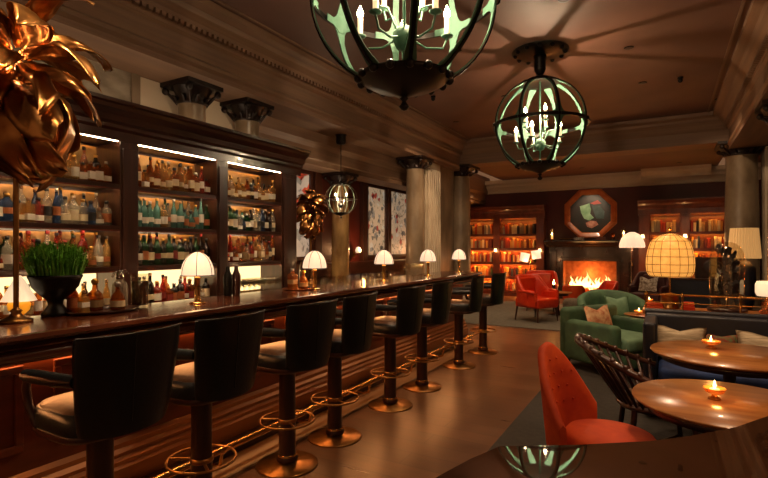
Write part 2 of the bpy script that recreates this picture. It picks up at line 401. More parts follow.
while y < Y1-.9:
    for a in ((y, y+.78, .46, .50), (y, y+.78, .86, .90), (y, y+.04, .5, .86), (y+.74, y+.78, .5, .86)): q.box(-2.84, -2.82, *a)
    y += .92
q.build('panel_moulding', M['panel'], bar, bevel=.006)
MB().prism([(-2.84, .10), (-2.76, .10), (-2.76, .20), (-2.78, .215), (-2.775, .24), (-2.80, .255), (-2.79, .28), (-2.815, .30), (-2.81, .33), (-2.84, .35)], fy, Y0, Y1-.08).build('base_moulding', mat('worn bronze moulding', '#a8744a', .35, .5), bar)
MB().box(-3.12, -2.70, Y0, Y1-.08, 0, .10).build('plinth', M['mahog'], bar, bevel=.008)
MB().prism([(-2.84, .945), (-2.825, .945), (-2.825, .965), (-2.84, .965)], fy, Y0, Y1-.15).build('led_strip', glow('under counter led strip', '#ffa860', 26), bar)
fr_ = thing('foot_rail', 'long polished brass foot rail on brackets along the foot of the bar', 'foot rail', (0, 0, 0))
MB().tube([(-2.52, Y0, .17), (-2.52, Y1-.1, .17)], .022, 12).build('rail', M['brass'], fr_)
yy = .4
while yy < 7.4:
    b = MB().tube([(-2.52, yy, .16), (-2.54, yy, .07), (-2.60, yy, .05), (-2.695, yy, .05)], .012, 8)
    b.sphere((-2.52, yy, .17), .03, 12, 8); b.lathe([(.03, -.012), (.03, .006)], (-2.71, yy, .05), 12)
    b.build('bracket', M['brass'], fr_); yy += .93

# ------------------------------------------------------------------ bar stools
def make_stool():
    t = thing('bar_stool', '', 'bar stool')
    # local: seat faces +x, backrest at -x
    MB().lathe([(.005, 0), (.21, 0), (.212, .007), (.204, .013), (.10, .017), (.07, .03), (.005, .035)], n=40).build('base_plate', M['bronze'], t)
    MB().lathe([(.07, .035), (.075, .05), (.06, .07), (.058, .09), (.056, .62), (.062, .66), (.075, .69)], n=28).build('post', M['darkwood'], t)
    MB().lathe([(.0595, .04), (.063, .045), (.063, .075), (.0595, .08)], n=28).build('post_collar', M['brass'], t)
    rg = MB().ring((0, 0, .31), .185, .008, 40, 8)
    for k in range(3):
        a = k*2*PI/3+.5; rg.tube([(.05*math.cos(a), .05*math.sin(a), .31), (.185*math.cos(a), .185*math.sin(a), .31)], .008, 6)
    rg.lathe([(.058, .295), (.064, .3), (.064, .32), (.058, .325)], n=24); rg.build('foot_ring', M['bronze'], t)
    # seat rim
    rim = []
    def seat_out(s, k=1.0):
        o = []
        for i in range(32):
            a = 2*PI*i/32; ca, sa = math.cos(a), math.sin(a)
            o.append((math.copysign(abs(ca)**.55, ca)*.215*s-.0, math.copysign(abs(sa)**.55, sa)*.225*s))
        return o
    def rings(spec): return [[(x, y, z) for x, y in seat_out(s)] for s, z in spec]
    MB().loft(rings([(.75, .675), (.98, .685), (1.02, .70), (1.0, .715)])).build('seat_frame', M['darkwood'], t)
    MB().loft(rings([(.98, .71), (1.0, .73), (1.0, .775), (.96, .80), (.93, .802)])).build('seat_border', M['leather'], t)
    MB().loft(rings([(.93, .795), (.90, .812), (.7, .823), (.3, .828), (.02, .829)])).build('seat_cushion', M['tanleather'], t)
    # curved backrest panel, narrower at the bottom
    NY, NZ = 14, 10
    def bp(u, v, side):
        w = (.198 + .042*min(1, v*1.3)**.8); y = u*w
        z = .70 + .43*v
        if v < .12: z += .02*abs(u)**3*(1-v/.12)
        x = -.225 - .045*v + .05*(abs(u)**2.2)
        if side: x -= .045*(1-.4*abs(u)**6)
        return (x, y, z)
    rr = []
    for j in range(NZ+1):
        v = j/NZ
        rr.append([bp(-1+2*i/NY, v, 0) for i in range(NY+1)] + [bp(1-2*i/NY, v, 1) for i in range(NY+1)])
    bk = MB().loft(rr); bk.build('backrest', M['leather'], t, bevel=.008, seg=3)
    # piping seam down the outside centre line and along the top
    MB().tube([bp(.12, v/8, 1) for v in range(1, 9)], .0035, 6).build('back_seam', M['leather'], t)
    MB().tube([(p[0]-.0, p[1], p[2]+.004) for p in [bp(-1+2*i/NY, 1, 1) for i in range(NY+1)]], .0055, 6).build('top_piping', M['leather'], t)
    hd = MB().box(-.312, -.296, -.03, .03, 1.128, 1.140); hd.build('top_handle', M['brass'], t, bevel=.003)
    for s in (-1, 1):
        pts = [(-.20, s*.215, .955), (-.08, s*.228, .95), (.08, s*.232, .945), (.165, s*.23, .94)]
        MB().tube(pts, [.026, .03, .031, .026], 12).build('armrest', M['leather'], t)
        MB().tube([(.150, s*.23, .935), (.175, s*.225, .88), (.165, s*.218, .80), (.12, s*.205, .72)], [.016, .018, .017, .018], 10, flat=1.2).build('arm_support', M['darkwood'], t)
    return t
ST = [1.31, 1.88, 2.60, 3.16, 4.06, 4.76, 5.84, 6.79]
SL = ['nearest black leather bar stool at the left edge of the photo, back filling the corner',
      'second nearest black leather bar stool, its post hidden low at the bottom edge',
      'third nearest black leather bar stool, its round base close to the bottom edge',
      'fourth nearest black leather bar stool, counting along the bar from the left edge',
      'fifth nearest black leather bar stool, under the third table lamp from the left',
      'sixth nearest black leather bar stool, third from the far end of the bar',
      'second farthest black leather bar stool at the bar',
      'farthest black leather bar stool at the very end of the bar']
st0 = make_stool()
for i, y in enumerate(ST):
    s = st0 if i == 0 else copy_tree(st0)
    s.location = (-2.26, y, 0); s.rotation_euler.z = PI + [0, .03, -.05, .06, -.04, .03, .1, -.05][i]
    s['label'] = SL[i]; s['category'] = 'bar stool'; s['group'] = 'black leather stools along the bar'

# ------------------------------------------------------------------ bottle cabinets
bb = thing('back_bar', 'tall dark mahogany back bar with three lit bottle bays and a heavy cornice', 'back bar', (0, 0, 0))
XF = -4.1; XB = -4.46
BAYS = [(1.62, 2.55), (2.72, 3.61), (3.76, 4.62)]
PIL = [(1.42, 1.62), (2.55, 2.72), (3.61, 3.76), (4.62, 4.90)]
MB().prism([(XB, 2.42), (XF, 2.42), (XF, 2.50), (XF+.03, 2.52), (XF+.03, 2.55), (XF+.06, 2.57), (XF+.07, 2.62), (XF+.13, 2.66), (XF+.14, 2.69), (XF+.17, 2.70), (XF+.17, 2.73), (XB, 2.73)], fy, -.6, 4.98).build('cornice', M['mahog'], bb)
for a, b in PIL:
    p = MB().box(XB, XF, a, b, .95, 2.42); p.box(XF, XF+.015, a+.02, b-.02, 1.0, 2.36)
    p.build('pilaster', M['mahog_v'], bb, bevel=.006)
MB().box(XB-.03, XB, -.6, 4.9, .95, 2.6).build('rear_panel', M['antique'], bb)
MB().box(XB, XF, -.6, 1.42, .95, 2.42).build('side_panel', M['mahog_v'], bb)
LV = [2.045, 1.685, 1.33]
for bi, (a, b) in enumerate(BAYS):
    for z in LV: MB().box(XB, XF-.01, a, b, z-.035, z).build('shelf', M['mahog'], bb, bevel=.004)
    for z in [2.42]+[z-.035 for z in LV]:
        if z < 2.4: MB().box(XF-.014, XF-.007, a, b, z-.013, z).build('shelf_lip', M['redcase'], bb)
        MB().box(XF-.022, XF-.016, a+.01, b-.01, z-.005, z).build('led_strip', M['led'], bb)
        MB().box(XB+.018, XB+.024, a, b, z-.022, z).build('valance', M['mahog'], bb)
        MB().box(XB+.005, XB+.012, a+.02, b-.02, z-.006, z).build('led_strip', M['ledsoft'], bb)
    MB().box(XB+.003, XB+.012, a+.01, b-.01, .97, 1.28).build('backlit_panel', M['backlit'], bb)
for bi, (a, b) in enumerate(BAYS):
    for z in LV: MB().box(XB+.03, XF-.16, a, b, z, z+.04).build('riser', M['mahog'], bb)
bc = thing('back_counter', 'low mahogany back counter under the bottle bays behind the bar', 'counter', (0, 0, 0))
MB().box(XF-.36, XF+.22, -.6, 7.4, .91, .95).build('countertop', M['bartop'], bc, bevel=.006)
MB().box(XF, XF+.17, -.6, 7.38, 0, .91).build('cabinet_front', M['mahog'], bc)

# bottles ---------------------------------------------------------
KINDS = {}
def kind(name, prof, lab, cap, n=14, sq=False):
    b = MB(); b.lathe(prof, n=4 if sq else n, a0=PI/4 if sq else 0, smooth=not sq)
    ob = b.build('bottle', BOT['clear'], bevel=.006 if sq else 0)
    l = MB().lathe([(lab[0], lab[1]), (lab[0], lab[2])], n=4 if sq else n, a0=PI/4 if sq else 0, smooth=not sq); lo = l.build('label', LAB['cream'])
    c = MB().lathe(cap, n=10); co = c.build('stopper', CAP['black'])
    KINDS[name] = (ob.data, lo.data, co.data, ob)
    for o in (lo, co, ob): bpy.data.objects.remove(o)
kind('tall', [(.001, 0), (.036, 0), (.037, .01), (.037, .16), (.030, .185), (.015, .205), (.0135, .25), (.015, .252)], (.0376, .05, .13), [(.001, .25), (.0155, .25), (.0155, .275), (.001, .277)])
kind('shoulder', [(.001, 0), (.040, 0), (.041, .01), (.041, .14), (.036, .158), (.016, .17), (.014, .20), (.016, .202)], (.0416, .03, .115), [(.001, .2), (.018, .2), (.018, .225), (.001, .228)])
kind('slim', [(.001, 0), (.029, 0), (.030, .01), (.029, .15), (.022, .19), (.012, .22), (.011, .262), (.013, .264)], (.0306, .06, .14), [(.001, .262), (.0135, .262), (.0135, .29), (.001, .291)])
kind('squat', [(.001, 0), (.046, 0), (.05, .02), (.05, .07), (.042, .11), (.018, .135), (.014, .165), (.017, .168)], (.0506, .025, .07), [(.001, .165), (.012, .166), (.022, .18), (.023, .195), (.012, .207), (.001, .208)])
kind('square', [(.001, 0), (.05, 0), (.052, .006), (.052, .15), (.048, .158), (.018, .168), (.017, .19), (.018, .192)], (.0527, .03, .12), [(.001, .19), (.018, .19), (.018, .215), (.001, .217)], sq=True)
MCACHE = {}
def meshm(me, m):
    k = (me.name, m.name)
    if k not in MCACHE:
        c = me.copy(); c.materials.clear(); c.materials.append(m); MCACHE[k] = c
    return MCACHE[k]
SHAPEW = {'tall': 'tall', 'shoulder': 'broad-shouldered', 'slim': 'slim', 'squat': 'squat round', 'square': 'square'}
def bottle(k, col, lab, cap, loc, label, group, sc=1, parts=True, rz=0, zs=1):
    a, l, c, _ = KINDS[k]
    o = bpy.data.objects.new('bottle', meshm(a, BOT[col])); C.objects.link(o); o.location = loc; o.scale = (sc, sc, sc*zs); o.rotation_euler.z = rz
    tag(o, label, 'bottle', group)
    if parts:
        p = bpy.data.objects.new('label', meshm(l, LAB[lab])); C.objects.link(p); p.parent = o
        if k != 'squat': q = rnd.uniform(.5, 1.05); p.scale = (1, 1, q); p.location.z = rnd.uniform(.0, .05)*(1.05-q)*2
    p = bpy.data.objects.new('stopper', meshm(c, CAP[cap])); C.objects.link(p); p.parent = o
    return o
BN = ['left bay', 'middle bay', 'right bay']; SN = ['top shelf', 'second shelf', 'third shelf', 'counter']
PALS = {
 (0, 0): (['amber', 'dark brown', 'gold', 'green', 'amber'], ['cream', 'white', 'cream', 'tan']),
 (0, 1): (['clear', 'gold', 'clear', 'blue', 'red', 'clear'], ['white', 'cream', 'orange', 'black']),
 (0, 2): (['clear', 'green', 'gold', 'red', 'amber'], ['cream', 'white', 'orange', 'red']),
 (0, 3): (['amber', 'dark brown', 'amber', 'gold'], ['cream', 'white', 'tan']),
 (1, 0): (['gold', 'amber', 'red', 'gold', 'amber'], ['white', 'cream', 'cream', 'red']),
 (1, 1): (['aqua', 'clear', 'aqua', 'green', 'clear', 'gold'], ['white', 'cream', 'orange']),
 (1, 2): (['green', 'dark brown', 'amber', 'green', 'dark brown'], ['white', 'cream', 'red', 'orange']),
 (1, 3): (['dark brown', 'red', 'amber', 'clear', 'red'], ['white', 'cream', 'red', 'orange']),
 (2, 0): (['gold', 'gold', 'clear', 'dark brown', 'amber'], ['cream', 'white', 'cream']),
 (2, 1): (['clear', 'green', 'clear', 'blue', 'dark brown', 'aqua'], ['white', 'cream', 'black']),
 (2, 2): (['gold', 'amber', 'red', 'amber', 'clear', 'dark brown'], ['cream', 'white', 'tan']),
}
for (bi, si), (cols, labs) in PALS.items():
    a, b = BAYS[bi]; z = LV[si] if si < 3 else .95
    n = 13; pitch = (b-a-.06)/n
    for row in (0, 1):
        m = n if row == 0 else n-4
        pt = (b-a-.06)/m
        for i in range(m):
            col = rnd.choice(cols); lab = rnd.choice(labs); cap = rnd.choice(['black', 'gold', 'cork', 'black', 'red' if si == 2 else 'silver'])
            k = rnd.choice(['tall', 'tall', 'shoulder', 'slim', 'squat', 'slim', 'shoulder'] + (['square'] if si != 2 else ['tall']))
            if bi == 1 and si == 1 and i < 4 and row == 0: col, k, lab = 'aqua', 'tall', 'white'
            if bi == 1 and si == 2 and 1 <= i <= 6 and row == 0: col, k = ('green', 'dark brown', 'green', 'dark brown', 'green', 'dark brown')[i-1], 'tall'
            if bi == 0 and si == 0 and i >= n-4 and row == 0: k, col, lab = 'square', 'amber', 'white'
            if k == 'square' and col == 'dark brown': col = 'amber'
            y = a+.03+(i+.5)*pt + rnd.uniform(-.003, .003)
            x = XF-.10 + rnd.uniform(-.008, .008) if row == 0 else XF-.235 + rnd.uniform(-.01, .01)
            sc = rnd.uniform(.92, 1.04); zs = rnd.uniform(.9, 1.1) if row == 0 else rnd.uniform(.86, .97)
            if k in ('squat', 'square'): sc *= .84 if row == 0 else .9
            pl = (lab+' label') if row == 0 else (cap+' stopper')
            L = '%s bottle with %s, %s from left, %s row, %s, %s' % (col, pl, ORD[i], 'front' if row == 0 else 'back', SN[si], BN[bi])
            bottle(k, col, lab, cap, (x, y, z+(.04 if row and si < 3 else 0)), L, 'bottles in the back bar', sc, row == 0, rnd.uniform(-.3, .3), zs)
# glassware in the right bay over the counter
gl = MB().lathe([(.001, 0), (.032, 0), (.030, .004), (.004, .008), (.0035, .075), (.02, .09), (.036, .115), (.038, .14), (.031, .175), (.0295, .175), (.036, .14), (.034, .117), (.018, .093), (.001, .08)], n=16)
g0 = gl.build('wine_glass', M['clear'])
def wineglass(loc, label, group, first=[True]):
    o = g0 if first[0] else g0.copy()
    if not first[0]: C.objects.link(o)
    first[0] = False
    o.location = loc; tag(o, label, 'wine glass', group)
for row in range(3):
    for i in range(10):
        wineglass((XF-.06-row*.095, BAYS[2][0]+.05+i*.083, .95), 'stemmed wine glass, %s from left in the %s row below the right bay' % (ORD[i], ['front', 'middle', 'back'][row]), 'stemmed glasses on the back counter')

# ------------------------------------------------------------------ dome lamps on the bar
def make_dome_lamp():
    t = thing('table_lamp', '', 'table lamp')
    MB().lathe([(.001, 0), (.055, 0), (.056, .006), (.045, .012), (.001, .014)], n=28).build('lamp_base', M['brass'], t)
    MB().lathe([(.020, .012), (.024, .02), (.019, .03), (.019, .17), (.025, .18), (.010, .2), (.005, .21)], n=16).build('stem', M['brass'], t)
    r = .113
    prof = [(r, .20)] + [(r*math.cos(a), .20+.165*math.sin(a)) for a in [PI/2*k/10 for k in range(1, 10)]] + [(.008, .365)]
    MB().lathe(prof + [(.006, .360)] + [(p[0]*.96, p[1]-.004) for p in reversed(prof[:-1])], n=32).build('lamp_shade', M['shade'], t)
    rb = MB()
    for k in range(6):
        a = 2*PI*k/6+.3
        rb.tube([(p[0]*1.01*math.cos(a), p[0]*1.01*math.sin(a), p[1]) for p in prof], .0022, 5)
    rb.ring((0, 0, .20), r, .003, 32, 6); rb.lathe([(.001, .362), (.012, .362), (.008, .372), (.001, .38)], n=12)
    rb.build('shade_ribs', M['blackmetal'], t)
    return t
lm = make_dome_lamp()
LM = [(2.36, 'nearest'), (3.70, 'second'), (5.02, 'third'), (6.26, 'fourth'), (7.45, 'farthest')]
for i, (y, w) in enumerate(LM):
    o = lm if i == 0 else copy_tree(lm)
    o.location = (-2.88, y, 1.10); o.rotation_euler.z = i*.4
    o['label'] = ['brass lamp with white dome shade on the bar, nearest and largest of five', 'white dome lamp on the bar beside the amber decanter', 'white dome lamp on the bar, middle one of the five', 'white dome lamp on the bar in front of the fluted pier', 'farthest white dome lamp at the end of the bar'][i]
    o['category'] = 'table lamp'; o['group'] = 'dome lamps on the bar'
    light('POINT', (-2.88, y, 1.24), 3.5, '#ffc488', .03)

# ------------------------------------------------------------------ things on the bar
def leaf_mesh(L, W, seed, curl):
    r = random.Random(seed); mb = MB(); n = 12; rows = []
    for i in range(n+1):
        t = i/n; w = W*math.sin(PI*min(1, t*.98+.02))**.7*(1-.25*t)
        ang = curl*t; x = L*(math.sin(ang)/max(curl, .01)); z = -L*(1-math.cos(ang))/max(curl, .01)
        z += .03*math.sin(8*t+seed)*t
        row = []
        for j in range(7):
            u = -1+j/3
            row.append((x, u*w, z-.5*abs(u)**1.5*w + .02*math.sin(11*t+4*u+seed)))
        rows.append(row)
    return mb.loft(rows, closed=False, caps=False)
def leaf_tree(loc, label, poleh, spread, nl, L, W, squash=1.0, seed=3, cz=0):
    t = thing('leaf_lamp', label, 'lamp', loc)
    MB().lathe([(.001, 0), (.075, 0), (.078, .012), (.06, .02), (.03, .035), (.022, .05), (.03, .06), (.014, .075)], n=28).build('lamp_base', M['bronze'], t)
    MB().tube([(0, 0, .06), (0, 0, poleh*.5), (0, 0, poleh)], .013, 12).build('pole', M['bronze'], t)
    MB().sphere((0, 0, poleh), .04, 14, 10).build('hub', M['bronze'], t)
    r = random.Random(seed)
    for i in range(nl):
        a = i*2.39996 + r.uniform(-.3, .3); el = -0.75 + 1.9*((i+.5)/nl)
        o = leaf_mesh(L*r.uniform(.75, 1.1), W*r.uniform(.8, 1.15), i, r.uniform(1.5, 2.6)).build('leaf', M['goldleaf'], t)
        mo = o.modifiers.new('thick', 'SOLIDIFY'); mo.thickness = .004
        o.location = (spread*.15*math.cos(a), spread*.15*math.sin(a), poleh+cz*(i/nl-.5))
        o.rotation_euler = (r.uniform(-.9, .9), -el, a)
    return t
leaf_tree((-3.0, 1.29, 1.10), 'large gold leaf palm lamp on a slim pole at the left edge of the bar', 1.34, .3, 44, .56, .11, cz=.40)
light('POINT', (-3.0, 1.25, 2.45), 6, '#ffc080', .05); light('SPOT', (-2.4, 1.0, 3.9), 140, '#ffd8a0', .05, (R(22), 0, R(50)), 50)
leaf_tree((-4.55, 5.75, .95), 'smaller round gold leaf lamp standing beyond the right bottle bay', 1.10, .2, 40, .30, .085, seed=8, cz=.42)
light('SPOT', (-3.9, 5.0, 3.3), 150, '#ffd8a8', .05, (R(35), 0, R(42)), 50)

pl = thing('planter', 'dark footed urn filled with fresh green sprouts on the bar', 'planter', (-3.09, 1.53, 1.10)); pl.scale = (.84, .84, 1.06)
MB().lathe([(.001, 0), (.085, 0), (.088, .015), (.07, .03), (.045, .06), (.05, .085), (.10, .12), (.14, .16), (.155, .2), (.165, .215), (.16, .225), (.14, .215), (.001, .20)], n=32).build('urn', M['blackmetal'], pl)
g = MB(); r = random.Random(5)
for i in range(900):
    a = r.uniform(0, 2*PI); d = .145*math.sqrt(r.random()); h = r.uniform(.10, .215)*(1-.25*(d/.15)**2); x, y = d*math.cos(a), d*math.sin(a)
    lx, ly = x*.05+r.uniform(-.025, .025), y*.25+r.uniform(-.025, .025); w = .004; b = r.uniform(0, PI); cx, cy = w*math.cos(b), w*math.sin(b)
    g.add([(x-cx, y-cy, .2), (x+cx, y+cy, .2), (x+lx+cx, y+ly+cy, .2+h), (x+lx-cx, y+ly-cy, .2+h)], [(0, 1, 2, 3)])
    for k in range(3):
        px, py, pz = x+lx+r.uniform(-.012, .012), y+ly+r.uniform(-.012, .012), .2+h*r.uniform(.7, 1.05); q = r.uniform(.006, .011); e = r.uniform(0, PI)
        g.add([(px-q, py, pz), (px, py-q*math.cos(e), pz-q*.5), (px+q, py, pz+q*.3), (px, py+q*math.cos(e), pz+q*.5)], [(0, 1, 2, 3)])
g.build('foliage', M['grass'], pl)

tr = tag(MB().lathe([(.001, 0), (.165, 0), (.18, .012), (.184, .02), (.178, .02), (.16, .008), (.001, .008)], (0, 0, 0), 40, sq=1.0).build('tray', M['mahog']), 'oval dark wooden tray holding spirit decanters on the bar', 'tray')
tr.location = (-3.0, 1.76, 1.10); tr.scale = (.85, 1.15, 1)
for (dx, dy, k, c, lb, cp, sc, nm) in ((.02, -.13, 'square', 'gold', 'white', 'cork', .62, 'short gold bottle with white label at the left of the bar tray'),
        (-.06, -.02, 'squat', 'amber', 'tan', 'gold', .95, 'round amber decanter with ball stopper in the middle of the tray'),
        (.03, .07, 'squat', 'amber', 'cream', 'silver', .85, 'amber decanter with silver stopper in front of the soda siphon'),
        (-.08, -.14, 'shoulder', 'amber', 'orange', 'black', .75, 'small amber bottle with orange label at the back of the tray')):
    bottle(k, c, lb, cp, (-3.0+dx, 1.76+dy, 1.108), nm, 'decanters on the tray', sc)
sp = thing('soda_siphon', 'glass soda siphon with a metal spout on the right of the tray', 'soda siphon', (-3.06, 1.90, 1.108))
MB().lathe([(.001, 0), (.045, 0), (.048, .01), (.048, .13), (.042, .155), (.02, .18), (.018, .19)], n=24).build('glass_body', BOT['clear'], sp)
MB().lathe([(.02, .185), (.024, .19), (.022, .22), (.014, .24), (.001, .245)], n=16).tube([(0, 0, .225), (0, -.03, .235), (0, -.05, .2)], .006, 8).tube([(0, 0, .235), (0, .04, .245), (0, .055, .22)], .005, 8).build('siphon_head', M['chrome'], sp)
pt = thing('glass_pitcher', 'tall glass of dark amber liquid beside the tray on the bar', 'pitcher', (-3.06, 2.04, 1.10))
MB().lathe([(.001, 0), (.05, 0), (.053, .01), (.055, .2), (.057, .22), (.054, .22), (.05, .012), (.001, .01)], n=24).build('glass_body', M['clear'], pt)
MB().lathe([(.001, .012), (.049, .012), (.052, .17), (.001, .171)], n=24).build('liquid', BOT['dark brown'], pt)
# little cone lamp glowing behind the pole
cl = thing('cone_lamp', 'small glowing white cone lamp with amber glass behind the gold leaf pole', 'table lamp', (-3.13, 1.36, 1.10))
MB().lathe([(.001, 0), (.05, 0), (.052, .008), (.03, .015), (.02, .03)], n=20).build('lamp_base', M['brass'], cl)
MB().lathe([(.03, .028), (.05, .05), (.055, .08), (.04, .11), (.03, .115)], n=20).build('glass_globe', M['amberglow'], cl)
MB().lathe([(.085, .10), (.06, .15), (.03, .21), (.01, .24), (.001, .241)], n=24).build('lamp_shade', M['whiteglow'], cl)
# shakers
for (y, c, nm) in ((2.84, 'blackmetal', 'black cocktail shaker on the bar left of the wine glasses'), (2.93, 'darkwood', 'dark bar bottle with pourer just right of the black shaker')):
    s = thing('cocktail_shaker', nm, 'shaker', (-3.1, y, 1.10))
    MB().lathe([(.001, 0), (.03, 0), (.033, .01), (.038, .14), (.036, .15)], n=18).build('cup', M[c], s)
    MB().lathe([(.037, .148), (.036, .165), (.02, .2), (.016, .225), (.018, .24), (.001, .243)], n=18).build('cap', M[c], s)
ct = tag(MB().lathe([(.001, 0), (.15, 0), (.16, .012), (.155, .013), (.145, .005), (.001, .005)], n=36).build('tray', M['copper'], loc=(-3.0, 3.62, 1.10)), 'round copper tray under the amber decanter on the bar', 'tray')
bottle('square', 'amber', 'tan', 'silver', (-3.03, 3.56, 1.105), 'square amber decanter with stopper on the copper tray', 'decanters on the copper tray', .9)
bottle('squat', 'amber', 'tan', 'gold', (-2.98, 3.66, 1.105), 'round amber decanter with gold stopper on the copper tray', 'decanters on the copper tray', .85)
bt = thing('beer_tap', 'curved chrome tap standing on the bar before the gold leaf lamp', 'tap', (-3.12, 3.78, 1.10))
MB().lathe([(.001, 0), (.035, 0), (.03, .012), (.014, .02)], n=18).build('tap_base', M['chrome'], bt)
MB().tube([(0, 0, .015), (0, 0, .2), (.02, 0, .26), (.06, 0, .27), (.085, 0, .235)], .010, 10).build('spout', M['chrome'], bt)
# tumblers standing on the bar further along
tg = MB().lathe([(.001, 0), (.034, 0), (.037, .01), (.038, .085), (.036, .085), (.033, .012), (.001, .012)], n=16).build('tumbler', M['clear'])
k = 0
for row in range(2):
    for i in range(10):
        o = tg if k == 0 else tg.copy()
        if k: C.objects.link(o)
        k += 1
        o.location = (-3.11+row*.10, 4.15+i*.16, 1.10)
        tag(o, 'clear tumbler on the bar, %s from left in the %s row' % (ORD[i], ['rear', 'front'][row]), 'glass', 'tumblers lined up on the bar')
for i in range(5):
    wineglass((-3.03, 5.85+i*.13, 1.10), 'stemmed wine glass on the far bar, %s from the tumblers' % ORD[i], 'wine glasses on the bar')
# ------------------------------------------------------------------ globe chandeliers
def globe(name, label, loc, Rr, ztop, group, nribs=8, full=True, power=60):
    t = thing(name, label, 'chandelier' if full else 'lantern', loc, .2, group)
    s = Rr/.6
    top = ztop-loc[2]
    for k in range(nribs):
        a = 2*PI*(k+.5)/nribs
        def P(ph, rad): return Vector((rad*math.cos(ph)*math.cos(a), rad*math.cos(ph)*math.sin(a), rad*math.sin(ph)))
        tn = Vector((-math.sin(a), math.cos(a), 0))
        phs = [R(-80+160*i/24) for i in range(25)]
        def strip(r0, r1, wf):
            rings = []
            for ph in phs:
                w = wf(ph); rings.append([P(ph, r0)-tn*w, P(ph, r0)+tn*w, P(ph, r1)+tn*w, P(ph, r1)-tn*w])
            return MB().loft(rings, smooth=False)
        rb = strip(Rr*.985, Rr, lambda ph: (.011 if full else .016)*s).build('rib', M['blackmetal' if full else 'lantern'], t)
        if full:
            # flat mint inner strap, widening to a cross-shaped plate at the equator and flaring near the poles
            def wf(ph):
                d = abs(math.degrees(ph))
                return s*(.022 + .055*max(0, 1-d/9) + .045*max(0, (d-45)/35))
            strip(Rr*.965, Rr*.978, wf).build('inner_strap', M['mint'], rb)
            pp = MB(); n2 = 10
            ring = []
            for i in range(n2):
                b = a-2*PI/nribs*.34 + 2*PI/nribs*.68*i/(n2-1); w = s*(.024+.05*max(0, 1-abs(i-(n2-1)/2)/2.2)) 
                ring.append([Vector((q*math.cos(b), q*math.sin(b), z)) for q, z in ((Rr*.955, -w), (Rr*.965, -w), (Rr*.965, w), (Rr*.955, w))])
            pp.loft(ring, smooth=False).build('shield_plate', M['mint'], rb)
    eq = MB(); rg = []
    for i in range(48):
        b = 2*PI*i/48; rg.append([(q*math.cos(b), q*math.sin(b), z) for q, z in ((Rr*.985, -.018*s), (Rr*1.01, -.018*s), (Rr*1.01, .018*s), (Rr*.985, .018*s))])
    eq.loft(rg, loop=True, smooth=False)
    for k in range(nribs):
        a = 2*PI*(k+.5)/nribs; eq.sphere((Rr*1.01*math.cos(a), Rr*1.01*math.sin(a), 0), .022*s, 10, 8)
    eq.build('equator_band', M['blackmetal'], t)
    cap = MB().lathe([(.001, Rr*.95), (Rr*.3, Rr*.91), (Rr*.44, Rr*.87), (Rr*.45, Rr*.90), (Rr*.25, Rr*1.0), (.05*s, Rr*1.06), (.03*s, Rr*1.1)], n=24)
    cap.build('top_cap', M['blackmetal'], t)
    h = MB(); z = Rr*1.1
    if full:
        h.lathe([(.03, z-.02), (.055, z+.02), (.075, z+.06), (.07, top-.10), (.09, top-.05), (.001, top-.04)], n=20)
        h.build('stem', M['blackmetal'], t)
        cm = MB().lathe([(.001, top-.07), (.10, top-.06), (.17, top-.045), (.30, top-.03), (.34, top-.012), (.36, top-.002)], n=40)
        for k in range(12):
            a = 2*PI*k/12; cm.sphere((.31*math.cos(a), .31*math.sin(a), top-.03), .03, 8, 6)
        cm.build('ceiling_canopy', M['blackmetal'], t)
    else:
        h.tube([(0, 0, z-.02), (0, 0, top-.1)], .008, 8); h.build('stem', M['blackmetal'], t)
        MB().lathe([(.001, top-.16), (.07, top-.15), (.085, top-.12), (.085, top-.02), (.10, top), (.001, top)], n=20).build('ceiling_canopy', M['blackmetal'], t)
    # bottom bowl with petal rim and finial
    bo = MB().lathe([(.001, -Rr*1.06), (.03*s, -Rr*1.05), (.10*s, -Rr*1.0), (Rr*.34, -Rr*.955), (Rr*.46, -Rr*.89), (Rr*.5, -Rr*.85), (Rr*.48, -Rr*.85), (Rr*.3, -Rr*.92), (.001, -Rr*.95)], n=40)
    if full:
        for k in range(16):
            a = 2*PI*k/16; bo.sphere((Rr*.49*math.cos(a), Rr*.49*math.sin(a), -Rr*.87), .028*s, 8, 6)
    bo.build('bottom_bowl', M['pan'], t)
    MB().lathe([(.001, -Rr*1.2), (.018*s, -Rr*1.19), (.034*s, -Rr*1.16), (.02*s, -Rr*1.125), (.012*s, -Rr*1.10), (.03*s, -Rr*1.07), (.001, -Rr*1.04)], n=16).build('finial', M['pan'], t)
    MB().tube([(0, 0, -Rr*.94), (0, 0, Rr*.95)], .011*s, 8).build('center_rod', M['mint'] if full else M['blackmetal'], t)
    MB().lathe([(.001, -.34*s), (.05*s, -.32*s), (.075*s, -.27*s), (.07*s, -.22*s), (.03*s, -.18*s), (.001, -.17*s)], n=20).build('center_urn', M['mint'] if full else M['blackmetal'], t)
    na = 10 if full else 4
    for k in range(na):
        a = 2*PI*k/na; r0 = (.30 if k % 2 else .22)*s; zz = (-.20 if k % 2 else .02)*s
        ar = MB(); dx, dy = math.cos(a), math.sin(a)
        ar.tube([(.03*dx, .03*dy, -.25*s), (r0*.5*dx, r0*.5*dy, zz-.10*s), (r0*.9*dx, r0*.9*dy, zz-.09*s), (r0*dx, r0*dy, zz-.02*s)], .007*s, 6)
        ar.lathe([(.001, zz-.02*s), (.035*s, zz-.01*s), (.04*s, zz), (.012*s, zz)], (r0*dx, r0*dy, 0), 14)
        ao = ar.build('candle_arm', M['mint'] if full else M['blackmetal'], t)
        MB().lathe([(.018*s, 0), (.018*s, .12*s), (.001, .121*s)], (r0*dx, r0*dy, zz), 10).build('candle_tube', M['candle'], ao)
